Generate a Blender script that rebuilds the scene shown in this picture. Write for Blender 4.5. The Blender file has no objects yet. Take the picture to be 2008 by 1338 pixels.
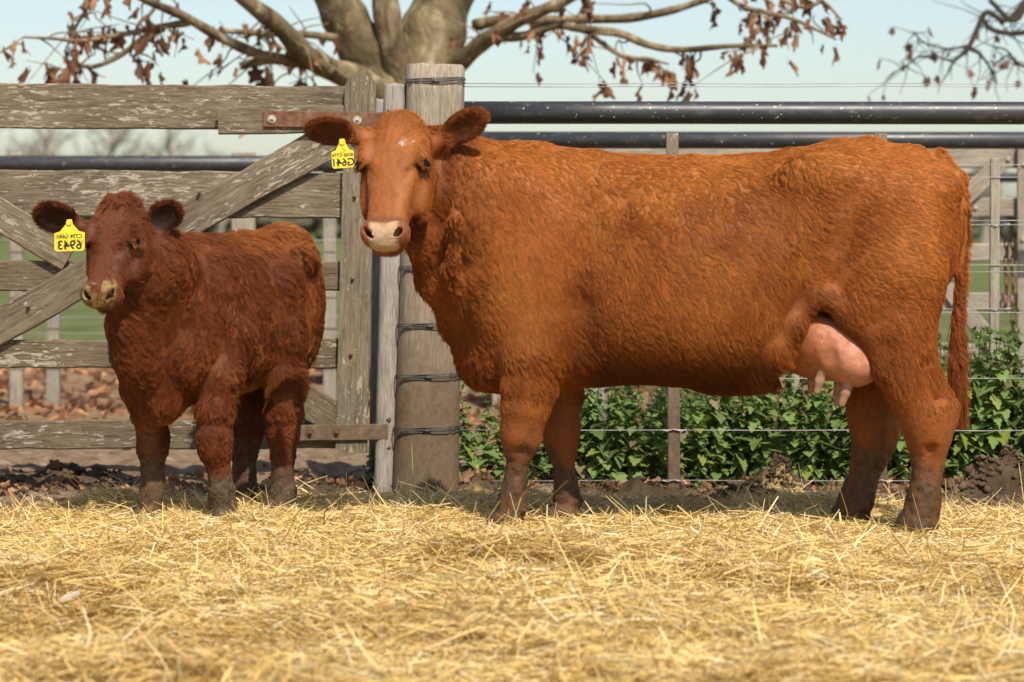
import bpy, bmesh, math, random
import numpy as np
from mathutils import Vector, Matrix, kdtree

# ------------------------------------------------------------------ camera, sky, sun, exposure
F_PX, CX, HY, CAM_H = 5530.0, 1004.0, 450.0, 1.10      # focal length / centre / horizon of the photograph in its own pixels
scene = bpy.context.scene
COL = scene.collection
cam_data = bpy.data.cameras.new("camera")
cam_data.sensor_width = 36.0
cam_data.lens = F_PX / 2008.0 * 36.0
cam_data.shift_y = -(669.0 - HY) / 2008.0
cam_data.clip_start, cam_data.clip_end = 0.1, 5000.0
cam_data.dof.use_dof = True
cam_data.dof.focus_distance = 10.35
cam_data.dof.aperture_fstop = 3.4
cam = bpy.data.objects.new("camera", cam_data)
COL.objects.link(cam)
cam.location = (0, 0, CAM_H)
cam.rotation_euler = (math.radians(90), 0, 0)
scene.camera = cam

SUN_AZ, SUN_EL = 20.0, 52.0       # degrees to the right of the line behind the camera, and above the horizon
world = bpy.data.worlds.new("World")
scene.world = world
world.use_nodes = True
wn = world.node_tree.nodes
sky = wn.new("ShaderNodeTexSky")
sky.sky_type = 'NISHITA'
sky.sun_disc = False
sky.sun_elevation = math.radians(SUN_EL)
sky.sun_rotation = math.radians(180.0 - SUN_AZ)
sky.air_density, sky.dust_density, sky.ozone_density = 0.95, 1.2, 0.3
sky.altitude = 20
wn["Background"].inputs["Strength"].default_value = 0.122
world.node_tree.links.new(sky.outputs[0], wn["Background"].inputs["Color"])
sun_data = bpy.data.lights.new("sun", 'SUN')
sun_data.energy = 5.0
sun_data.angle = math.radians(0.55)
sun_data.color = (1.0, 0.92, 0.80)
sun = bpy.data.objects.new("sun", sun_data)
COL.objects.link(sun)
sd = Vector((math.sin(math.radians(SUN_AZ)) * math.cos(math.radians(SUN_EL)),
             -math.cos(math.radians(SUN_AZ)) * math.cos(math.radians(SUN_EL)),
             math.sin(math.radians(SUN_EL))))
sun.rotation_euler = sd.to_track_quat('Z', 'Y').to_euler()
sun.location = sd * 40
vs = scene.view_settings
vs.view_transform, vs.look, vs.exposure, vs.gamma = 'Standard', 'None', 0.27, 1.0
vs.use_curve_mapping = False
scene.cycles.max_bounces = 6
scene.cycles.diffuse_bounces = 3
scene.cycles.glossy_bounces = 2
scene.cycles.transmission_bounces = 4
scene.cycles.transparent_max_bounces = 6
scene.cycles.use_denoising = True
try:
    scene.cycles_curves.shape = 'RIBBONS'
    scene.cycles_curves.subdivisions = 2
except Exception:
    pass

rng = np.random.default_rng(7)
random.seed(7)

# ------------------------------------------------------------------ helpers
def at(px, py, d):
    """point at distance d that the photograph shows at pixel (px, py)"""
    return np.array([(px - CX) * d / F_PX, d, CAM_H - (py - HY) * d / F_PX])

def tag(o, label=None, cat=None, group=None, kind=None):
    if label: o["label"] = label
    if cat: o["category"] = cat
    if group: o["group"] = group
    if kind: o["kind"] = kind
    return o

def empty(name, loc=(0, 0, 0), rz=0.0):
    o = bpy.data.objects.new(name, None)
    COL.objects.link(o)
    o.location = loc
    o.rotation_euler = (0, 0, rz)
    o.empty_display_size = 0.1
    return o

def mesh_np(name, verts, faces, smooth=False):
    """mesh from numpy arrays; faces (n,3) or (n,4)"""
    verts = np.ascontiguousarray(verts, dtype=np.float32)
    faces = np.ascontiguousarray(faces, dtype=np.int32)
    me = bpy.data.meshes.new(name)
    k = faces.shape[1]
    me.vertices.add(len(verts)); me.vertices.foreach_set("co", verts.ravel())
    me.loops.add(faces.size); me.loops.foreach_set("vertex_index", faces.ravel())
    me.polygons.add(len(faces))
    me.polygons.foreach_set("loop_start", np.arange(0, faces.size, k, dtype=np.int32))
    me.update(calc_edges=True)
    if smooth:
        me.polygons.foreach_set("use_smooth", np.ones(len(faces), dtype=bool))
    return me

def col_attr(me, name, cols, domain='POINT'):
    a = me.attributes.new(name, 'FLOAT_COLOR', domain)
    c = np.ones((len(cols), 4), dtype=np.float32); c[:, :3] = cols
    a.data.foreach_set("color", c.ravel())

def obj(name, me, mat=None, parent=None):
    o = bpy.data.objects.new(name, me)
    COL.objects.link(o)
    if mat is not None and len(me.materials) == 0: me.materials.append(mat)
    if parent is not None: o.parent = parent
    return o

class MB:
    """collects shapes into one mesh"""
    def __init__(self): self.bm = bmesh.new()
    def box(self, c, size, rot=None, bevel=0.0, seg=1):
        r = bmesh.ops.create_cube(self.bm, size=1.0)
        M = Matrix.Translation(Vector(c)) @ (rot.to_4x4() if rot is not None else Matrix.Identity(4)) @ Matrix.Diagonal((*size, 1))
        bmesh.ops.transform(self.bm, matrix=M, verts=r['verts'])
        if bevel > 0:
            es = list({e for v in r['verts'] for e in v.link_edges})
            bmesh.ops.bevel(self.bm, geom=es, offset=bevel, segments=seg, affect='EDGES', profile=0.5)
        return self
    def cyl(self, a, b, r0, r1=None, n=12, caps=True):
        a, b = Vector(a), Vector(b)
        r1 = r0 if r1 is None else r1
        d = b - a
        M = Matrix.Translation((a + b) / 2) @ d.to_track_quat('Z', 'Y').to_matrix().to_4x4()
        bmesh.ops.create_cone(self.bm, cap_ends=caps, segments=n, radius1=r0, radius2=r1, depth=d.length, matrix=M)
        return self
    def sphere(self, c, r, u=12, v=8, scale=(1, 1, 1)):
        M = Matrix.Translation(Vector(c)) @ Matrix.Diagonal((*scale, 1))
        bmesh.ops.create_uvsphere(self.bm, u_segments=u, v_segments=v, radius=r, matrix=M)
        return self
    def tube(self, pts, radii, n=8, cap=True):
        pts = [Vector(p) for p in pts]
        rings = []
        prev = None
        for i, p in enumerate(pts):
            d = (pts[min(i + 1, len(pts) - 1)] - pts[max(i - 1, 0)]).normalized()
            if prev is None:
                s = d.orthogonal().normalized()
            else:
                s = (prev - d * prev.dot(d)).normalized()
            prev = s
            t = d.cross(s)
            r = radii[i] if hasattr(radii, '__len__') else radii
            rings.append([self.bm.verts.new(p + (s * math.cos(2 * math.pi * k / n) + t * math.sin(2 * math.pi * k / n)) * r) for k in range(n)])
        for a, b in zip(rings, rings[1:]):
            for k in range(n):
                self.bm.faces.new((a[k], a[(k + 1) % n], b[(k + 1) % n], b[k]))
        if cap:
            self.bm.faces.new(rings[0][::-1]); self.bm.faces.new(rings[-1])
        return self
    def prism(self, outline, y0, y1, M=None):
        """outline in (x,z), extruded from y0 to y1"""
        a = [self.bm.verts.new((x, y0, z)) for x, z in outline]
        b = [self.bm.verts.new((x, y1, z)) for x, z in outline]
        n = len(a)
        fs = [self.bm.faces.new(a), self.bm.faces.new(b[::-1])]
        for k in range(n):
            fs.append(self.bm.faces.new((a[k], b[k], b[(k + 1) % n], a[(k + 1) % n])))
        if M is not None: bmesh.ops.transform(self.bm, matrix=M, verts=a + b)
        return self
    def build(self, name, mat, parent=None, smooth=False, origin=None):
        bmesh.ops.recalc_face_normals(self.bm, faces=self.bm.faces)
        if smooth:
            for f in self.bm.faces: f.smooth = True
        if origin is not None:
            bmesh.ops.translate(self.bm, vec=-Vector(origin), verts=self.bm.verts)
        me = bpy.data.meshes.new(name)
        self.bm.to_mesh(me); self.bm.free()
        o = obj(name, me, mat, parent)
        if origin is not None: o.location = origin
        return o

def hash3(i, j, k, seed):
    h = (i.astype(np.uint32) * np.uint32(374761393) + j.astype(np.uint32) * np.uint32(668265263)
         + k.astype(np.uint32) * np.uint32(2147483647) + np.uint32((seed * 974711 + 1013) & 0xffffffff))
    h = (h ^ (h >> np.uint32(13))) * np.uint32(1274126177)
    h = h ^ (h >> np.uint32(16))
    return (h & np.uint32(0xffff)).astype(np.float32) / 65535.0

def vnoise(p, seed=0):
    """value noise 0..1 at points (n,3)"""
    p = np.asarray(p, dtype=np.float64)
    i = np.floor(p).astype(np.int64); f = (p - i).astype(np.float32); f = f * f * (3 - 2 * f)
    out = 0
    for dx in (0, 1):
        wx = f[:, 0] if dx else 1 - f[:, 0]
        for dy in (0, 1):
            wy = f[:, 1] if dy else 1 - f[:, 1]
            for dz in (0, 1):
                wz = f[:, 2] if dz else 1 - f[:, 2]
                out = out + wx * wy * wz * hash3(i[:, 0] + dx, i[:, 1] + dy, i[:, 2] + dz, seed)
    return out

def fbm(p, octaves=3, seed=0):
    p = np.asarray(p, dtype=np.float64)
    s, a, t = 0, 1.0, 0
    for o in range(octaves):
        s = s + a * vnoise(p * (2.03 ** o) + 17.3 * o, seed + o); t += a; a *= 0.5
    return s / t

def smooth01(a, b, x):
    t = np.clip((x - a) / (b - a), 0, 1)
    return t * t * (3 - 2 * t)

def spl(xs, ys, x):
    """smooth interpolation through knots (monotone-limited cubic)"""
    xs = np.asarray(xs, float); ys = np.asarray(ys, float)
    d = np.diff(ys) / np.diff(xs)
    m = np.zeros_like(ys); m[0], m[-1] = d[0], d[-1]
    m[1:-1] = (d[:-1] + d[1:]) / 2
    x = np.clip(x, xs[0], xs[-1])
    i = np.clip(np.searchsorted(xs, x, side='right') - 1, 0, len(xs) - 2)
    h = xs[i + 1] - xs[i]; t = (x - xs[i]) / h
    return ((2*t**3 - 3*t**2 + 1) * ys[i] + (t**3 - 2*t**2 + t) * h * m[i] + (-2*t**3 + 3*t**2) * ys[i+1] + (t**3 - t**2) * h * m[i+1])

# ------------------------------------------------------------------ material helper
class NT:
    def __init__(self, name):
        self.mat = bpy.data.materials.new(name); self.mat.use_nodes = True
        self.t = self.mat.node_tree; self.n = self.t.nodes
        self.bsdf = self.n["Principled BSDF"]
    def new(self, kind, **kw):
        nd = self.n.new(kind)
        for k, v in kw.items(): setattr(nd, k, v)
        return nd
    def link(self, a, b): self.t.links.new(a, b)
    def coords(self, scale=(1, 1, 1), kind='Object', rot=(0, 0, 0)):
        tc = self.new("ShaderNodeTexCoord"); mp = self.new("ShaderNodeMapping")
        mp.inputs["Scale"].default_value = scale; mp.inputs["Rotation"].default_value = rot
        self.link(tc.outputs[kind], mp.inputs["Vector"]); return mp.outputs[0]
    def noise(self, vec, scale=5, detail=4, rough=0.55, dist=0.0):
        nd = self.new("ShaderNodeTexNoise")
        nd.inputs["Scale"].default_value = scale; nd.inputs["Detail"].default_value = detail
        nd.inputs["Roughness"].default_value = rough; nd.inputs["Distortion"].default_value = dist
        if vec is not None: self.link(vec, nd.inputs["Vector"])
        return nd.outputs[0]
    def ramp(self, fac, stops, interp='LINEAR'):
        nd = self.new("ShaderNodeValToRGB"); cr = nd.color_ramp; cr.interpolation = interp
        while len(cr.elements) < len(stops): cr.elements.new(0.5)
        for e, (p, c) in zip(cr.elements, stops):
            e.position = p; e.color = (*c, 1) if hasattr(c, '__len__') else (c, c, c, 1)
        self.link(fac, nd.inputs[0]); return nd.outputs[0]
    def mix(self, fac, a, b, mode='MIX'):
        nd = self.new("ShaderNodeMix", data_type='RGBA', blend_type=mode)
        for s, v in ((nd.inputs[0], fac), (nd.inputs[6], a), (nd.inputs[7], b)):
            if hasattr(v, 'links') or hasattr(v, 'is_linked'): self.link(v, s)
            elif hasattr(v, '__len__'): s.default_value = (*v, 1)
            else: s.default_value = v
        return nd.outputs[2]
    def math(self, op, a, b=0.0):
        nd = self.new("ShaderNodeMath", operation=op)
        for s, v in ((nd.inputs[0], a), (nd.inputs[1], b)):
            if hasattr(v, 'is_linked'): self.link(v, s)
            else: s.default_value = v
        return nd.outputs[0]
    def attr(self, name):
        nd = self.new("ShaderNodeAttribute"); nd.attribute_name = name; return nd.outputs["Color"]
    def bump(self, h, strength=0.5, dist=0.01):
        nd = self.new("ShaderNodeBump"); nd.inputs["Strength"].default_value = strength; nd.inputs["Distance"].default_value = dist
        self.link(h, nd.inputs["Height"]); self.link(nd.outputs[0], self.bsdf.inputs["Normal"])
    def out(self, color=None, rough=None, spec=None, metal=None):
        b = self.bsdf
        if color is not None:
            if hasattr(color, 'is_linked'): self.link(color, b.inputs["Base Color"])
            else: b.inputs["Base Color"].default_value = (*color, 1)
        if rough is not None:
            if hasattr(rough, 'is_linked'): self.link(rough, b.inputs["Roughness"])
            else: b.inputs["Roughness"].default_value = rough
        if spec is not None: b.inputs["Specular IOR Level"].default_value = spec
        if metal is not None: b.inputs["Metallic"].default_value = metal
        return self.mat

# ------------------------------------------------------------------ implicit modelling: one continuous body per animal
class SDF:
    def __init__(self, lo, hi, res):
        self.lo = np.array(lo, float); self.res = res
        n = np.ceil((np.array(hi) - self.lo) / res).astype(int) + 1
        self.ax = [self.lo[k] + res * np.arange(n[k]) for k in range(3)]
        self.F = np.full(n, 0.5, dtype=np.float32)
    def block(self, lo, hi):
        sl = []
        for k in range(3):
            a = int(np.clip(np.floor((lo[k] - self.lo[k]) / self.res), 0, len(self.ax[k])))
            b = int(np.clip(np.ceil((hi[k] - self.lo[k]) / self.res) + 1, 0, len(self.ax[k])))
            sl.append(slice(a, b))
        X = self.ax[0][sl[0]][:, None, None].astype(np.float32); Y = self.ax[1][sl[1]][None, :, None].astype(np.float32); Z = self.ax[2][sl[2]][None, None, :].astype(np.float32)
        return tuple(sl), X, Y, Z
    def merge(self, sl, d, k, sub=False):
        f = self.F[sl]
        if f.size == 0: return
        d = d.astype(np.float32)
        if sub:
            d = -d
            h = np.maximum(k - np.abs(f - d), 0) / k
            self.F[sl] = np.maximum(f, d) + h * h * k * 0.25
        else:
            h = np.maximum(k - np.abs(f - d), 0) / k
            self.F[sl] = np.minimum(f, d) - h * h * k * 0.25
    def chain(self, pts, radii, k=0.03, ys=1.0, sub=False):
        """rounded tapering limb through pts; ys < 1 flattens it sideways (y)"""
        pts = np.array(pts, float)
        for (a, ra), (b, rb) in zip(zip(pts, radii), zip(pts[1:], radii[1:])):
            m = max(ra, rb) + k + 0.03
            sl, X, Y, Z = self.block(np.minimum(a, b) - m, np.maximum(a, b) + m)
            A = a.copy(); B = b.copy(); A[1] /= ys; B[1] /= ys
            ba = B - A; L2 = max(ba @ ba, 1e-9)
            px, py, pz = X - A[0], Y / ys - A[1], Z - A[2]
            t = np.clip((px * ba[0] + py * ba[1] + pz * ba[2]) / L2, 0, 1)
            d = np.sqrt((px - t * ba[0]) ** 2 + (py - t * ba[1]) ** 2 + (pz - t * ba[2]) ** 2) - (ra + (rb - ra) * t)
            self.merge(sl, d, k, sub)
    def ell(self, c, r, M=None, k=0.03, sub=False):
        """ellipsoid; rows of M are its own axes"""
        c = np.array(c, float); r = np.array(r, float); m = max(r) + k + 0.03
        sl, X, Y, Z = self.block(c - m, c + m)
        p = (X - c[0], Y - c[1], Z - c[2])
        if M is not None:
            M = np.array(M, float)
            p = tuple(p[0] * M[i][0] + p[1] * M[i][1] + p[2] * M[i][2] for i in range(3))
        k0 = np.sqrt((p[0] / r[0]) ** 2 + (p[1] / r[1]) ** 2 + (p[2] / r[2]) ** 2)
        k1 = np.sqrt((p[0] / r[0] ** 2) ** 2 + (p[1] / r[1] ** 2) ** 2 + (p[2] / r[2] ** 2) ** 2) + 1e-6
        self.merge(sl, k0 * (k0 - 1) / k1, k, sub)
    def loft(self, O, M, ts, lo, hi, w, ctr=None, n_lo=2.3, n_hi=2.1, k=0.04):
        """loft along M[0] from O; M[1] = sideways, M[2] = 'up'; at station t the section spans lo..hi in M[2] and +-w in M[1]; ctr = where it is widest"""
        O = np.array(O, float); M = np.array(M, float); ts = np.array(ts, float)
        lo, hi, w = (np.array(q, float) for q in (lo, hi, w))
        ctr = (lo + hi) / 2 if ctr is None else np.array(ctr, float)
        ends = np.array([O + M[0] * t + M[1] * s * ww + M[2] * q for t, l, h_, ww in zip(ts, lo, hi, w) for s in (-1, 1) for q in (l, h_)])
        sl, X, Y, Z = self.block(ends.min(0) - k - 0.03, ends.max(0) + k + 0.03)
        p = (X - O[0], Y - O[1], Z - O[2])
        t, s, u = (p[0] * M[i][0] + p[1] * M[i][1] + p[2] * M[i][2] for i in range(3))
        tab = np.linspace(ts[0], ts[-1], 400)
        def ev(q): return np.interp(t, tab, spl(ts, q, tab))
        L, H, W, C = ev(lo), ev(hi), ev(w), ev(ctr)
        up = u - C
        hh = np.where(up > 0, np.maximum(H - C, 1e-3), np.maximum(C - L, 1e-3))
        nn = np.where(up > 0, n_hi, n_lo)
        r = ((np.abs(s) / np.maximum(W, 1e-3)) ** nn + (np.abs(up) / hh) ** nn) ** (1 / nn) + 1e-4
        rad = np.sqrt(s * s + up * up) + 1e-5
        d = np.where(r > 0.05, rad * (1 - 1 / r), -np.minimum(W, hh))
        over = np.maximum(np.maximum(ts[0] - t, t - ts[-1]), 0)
        d = np.where(over > 0, np.sqrt(np.maximum(d, 0) ** 2 + over ** 2), d)
        self.merge(sl, d, k)
    def mesh(self):
        """surface nets"""
        F = self.F; S = F < 0
        nx, ny, nz = F.shape
        cnt = np.zeros((nx - 1, ny - 1, nz - 1), np.int8); acc = np.zeros((nx - 1, ny - 1, nz - 1, 3), np.float32)
        offs = [(0, 0, 0), (1, 0, 0), (0, 1, 0), (1, 1, 0), (0, 0, 1), (1, 0, 1), (0, 1, 1), (1, 1, 1)]
        c8 = sum(S[o[0]:nx - 1 + o[0], o[1]:ny - 1 + o[1], o[2]:nz - 1 + o[2]].astype(np.int8) for o in offs)
        act = (c8 > 0) & (c8 < 8)
        idx = np.argwhere(act)
        f8 = np.stack([F[idx[:, 0] + o[0], idx[:, 1] + o[1], idx[:, 2] + o[2]] for o in offs], 1)
        pos = np.zeros((len(idx), 3)); num = np.zeros(len(idx))
        for a in range(8):
            for b in range(a + 1, 8):
                df = np.abs(np.array(offs[a]) - np.array(offs[b]))
                if df.sum() != 1: continue
                fa, fb = f8[:, a], f8[:, b]
                cr = (fa < 0) != (fb < 0)
                t = np.where(cr, fa / np.where(cr, fa - fb, 1), 0)
                pos += np.where(cr[:, None], np.array(offs[a]) + t[:, None] * (np.array(offs[b]) - np.array(offs[a])), 0); num += cr
        V = (idx + pos / num[:, None]) * self.res + self.lo
        ids = np.full(act.shape, -1, np.int32); ids[act] = np.arange(len(idx))
        quads = []
        for ax in range(3):
            s0 = [slice(None)] * 3; s1 = [slice(None)] * 3
            s0[ax] = slice(0, -1); s1[ax] = slice(1, None)
            a, b = S[tuple(s0)], S[tuple(s1)]
            e = np.argwhere(a != b)
            o1, o2 = [k for k in range(3) if k != ax]
            e = e[(e[:, o1] > 0) & (e[:, o2] > 0) & (e[:, o1] < F.shape[o1] - 1) & (e[:, o2] < F.shape[o2] - 1)]
            flip = a[e[:, 0], e[:, 1], e[:, 2]]
            def vid(d1, d2):
                q = e.copy(); q[:, o1] -= d1; q[:, o2] -= d2
                return ids[q[:, 0], q[:, 1], q[:, 2]]
            q = np.stack([vid(1, 1), vid(0, 1), vid(0, 0), vid(1, 0)], 1)
            if ax == 1: flip = ~flip
            q[~flip] = q[~flip][:, ::-1]
            quads.append(q)
        return V, np.concatenate(quads)

def normals_of(V, Q):
    n = np.cross(V[Q[:, 2]] - V[Q[:, 0]], V[Q[:, 3]] - V[Q[:, 1]])
    N = np.zeros_like(V)
    for k in range(4): np.add.at(N, Q[:, k], n)
    return N / (np.linalg.norm(N, axis=1, keepdims=True) + 1e-9)

def unit(v):
    v = np.asarray(v, float)
    return v / (np.linalg.norm(v, axis=-1, keepdims=True) + 1e-9)

def tangent(N, g):
    g = g - N * np.sum(N * g, 1, keepdims=True)
    return unit(g)

def rot_about(v, ax, ang):
    c, s = np.cos(ang)[:, None], np.sin(ang)[:, None]
    return v * c + np.cross(ax, v) * s + ax * np.sum(ax * v, 1, keepdims=True) * (1 - c)

def make_fur(name, V, Q, N, dens, length, groom, color, curl, count, clump_per, mat, parent, seed=1, radius=0.0006, lift=0.45, npt=6, clump=0.75, wild=0.35, root_tip=(0.55, 1.3), loose=None, lock_shade=0.10):
    """hair curves rooted on the body; dens/length/curl per vertex, groom (n,3) flow, color (n,3)"""
    r = np.random.default_rng(seed)
    a = np.linalg.norm(np.cross(V[Q[:, 2]] - V[Q[:, 0]], V[Q[:, 3]] - V[Q[:, 1]]), axis=1) * dens[Q].mean(1)
    def sample(m):
        f = r.choice(len(Q), size=m, p=a / a.sum())
        u, v = r.random(m), r.random(m)
        w = np.stack([(1 - u) * (1 - v), u * (1 - v), u * v, (1 - u) * v], 1)
        q = Q[f]
        g = lambda A: np.einsum('nk,nk...->n...', w, A[q])
        return g
    g = sample(count)
    P, n = g(V), unit(g(N)); L = g(length); G = g(groom); C = g(color); CU = g(curl); LO = 1.0 if loose is None else (1 - g(loose))
    nc = max(count // clump_per, 1)
    gc = sample(nc)
    cp, cn, cg, ccu, cl = gc(V), unit(gc(N)), gc(groom), gc(curl), gc(length)
    cang = r.normal(0, 1, nc) * (0.10 + 0.38 * ccu) + (vnoise(cp * 9, seed) - 0.5) * 1.5 * (0.35 + ccu) + (vnoise(cp * 26, seed + 1) - 0.5) * 2.0 * ccu
    cg = rot_about(tangent(cn, cg), cn, cang)
    cbend = r.normal(0, 1, nc) * (0.20 + 0.9 * ccu) + (vnoise(cp * 18, seed + 2) - 0.5) * 4.0 * ccu
    cshade = r.normal(0, 1, nc)
    clen = 0.8 + 0.45 * r.random(nc)
    kd = kdtree.KDTree(nc)
    for i in range(nc): kd.insert(cp[i], i)
    kd.balance()
    own = np.fromiter((kd.find(p)[1] for p in P), dtype=np.int64, count=count)
    G = tangent(n, G) * wild + cg[own] * (1 - wild * 0.4) + r.normal(0, 0.16, (count, 3))
    G = tangent(n, G)
    bend = cbend[own] * 0.8 + r.normal(0, 0.22, count)
    L = L * clen[own] * (0.75 + 0.5 * r.random(count))
    li = lift * (0.6 + 0.8 * r.random(count))
    # clump tip
    CR = r.uniform(0.45, 1.1, count)
    pts = np.zeros((count, npt, 3), np.float32)
    side0 = np.cross(n, G)
    pos = P - n * 0.003
    cpos = cp.copy()
    cside = np.cross(cn, cg)
    for i in range(npt):
        s = i / (npt - 1)
        pts[:, i] = pos
        if i > 0:
            # pull towards the lock's own spine
            ang = cbend * s
            spine = cp + cg * (cl * clen * 0.85 * s)[:, None] + cside * (cl * np.sin(ang) * s * 0.5)[:, None] + cn * (cl * lift * 0.9 * s * (1 - 0.45 * s))[:, None]
            kk = np.broadcast_to(clump * s ** 1.3 * LO * CR, (count,))[:, None]
            pts[:, i] = pos * (1 - kk) + spine[own] * kk
        st = (L / (npt - 1))[:, None]
        ang = bend * (s + 0.1)
        dirn = rot_about(G, n, ang) + n * (li * (1.15 - 1.1 * s))[:, None]
        pos = pos + unit(dirn) * st
    shade = 1 + lock_shade * cshade[own] + 0.18 * r.normal(0, 1, count)
    C = C * np.clip(shade, 0.55, 1.5)[:, None]
    hc = bpy.data.hair_curves.new(name)
    hc.add_curves([npt] * count)
    hc.attributes["position"].data.foreach_set("vector", pts.reshape(-1)) if "position" in hc.attributes else None
    ra = hc.attributes.get("radius") or hc.attributes.new("radius", 'FLOAT', 'POINT')
    prof = np.linspace(1, 0.35, npt)
    ra.data.foreach_set("value", np.tile(prof * radius, count).astype(np.float32))
    ca = hc.attributes.new("fur_color", 'FLOAT_COLOR', 'POINT')
    grad = np.linspace(root_tip[0], root_tip[1], npt)
    c4 = np.ones((count, npt, 4), np.float32); c4[:, :, :3] = np.clip(C[:, None, :] * grad[None, :, None], 0, 0.9)
    ca.data.foreach_set("color", c4.ravel())
    hc.materials.append(mat)
    o = bpy.data.objects.new(name, hc)
    COL.objects.link(o); o.parent = parent
    return o

class Frame:
    """an animal's own frame: x = towards its tail, y = across, z = up; turned by th about z; y < 0 is the side turned to the camera"""
    def __init__(self, px, d, th):
        self.th = th; self.c, self.s = math.cos(th), math.sin(th)
        self.X, self.d = (px - CX) * d / F_PX, d
    def at(self, px, py, y=0.0):
        q = (px - CX) / F_PX
        # world: X = Xc + x c - y s ; D = d + x s + y c
        x = (q * (self.d + y * self.c) - self.X + y * self.s) / (self.c - q * self.s)
        D = self.d + x * self.s + y * self.c
        return np.array([x, y, CAM_H - (py - HY) * D / F_PX])
    def depth(self, px, py, D):
        """local point seen at the pixel at world distance D"""
        w = np.array([(px - CX) * D / F_PX - self.X, D - self.d])
        return np.array([w[0] * self.c + w[1] * self.s, -w[0] * self.s + w[1] * self.c, CAM_H - (py - HY) * D / F_PX])
    def vec(self, v):
        v = np.asarray(v, float)
        return np.array([v[0] * self.c + v[1] * self.s, -v[0] * self.s + v[1] * self.c, v[2]])
    def m(self, px): return px * self.d / F_PX

def head_axes(fr, pitch, yaw, roll=0.0):
    p, y = math.radians(pitch), math.radians(yaw)
    def rz(v): return np.array([v[0] * math.cos(y) + v[1] * math.sin(y), -v[0] * math.sin(y) + v[1] * math.cos(y), v[2]])
    F = rz((0, -math.sin(p), -math.cos(p))); Nn = rz((0, -math.cos(p), math.sin(p))); S = rz((1, 0, 0))
    ro = math.radians(roll)
    F, S = F * math.cos(ro) + S * math.sin(ro), S * math.cos(ro) - F * math.sin(ro)
    return fr.vec(F), fr.vec(Nn), fr.vec(S)

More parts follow.
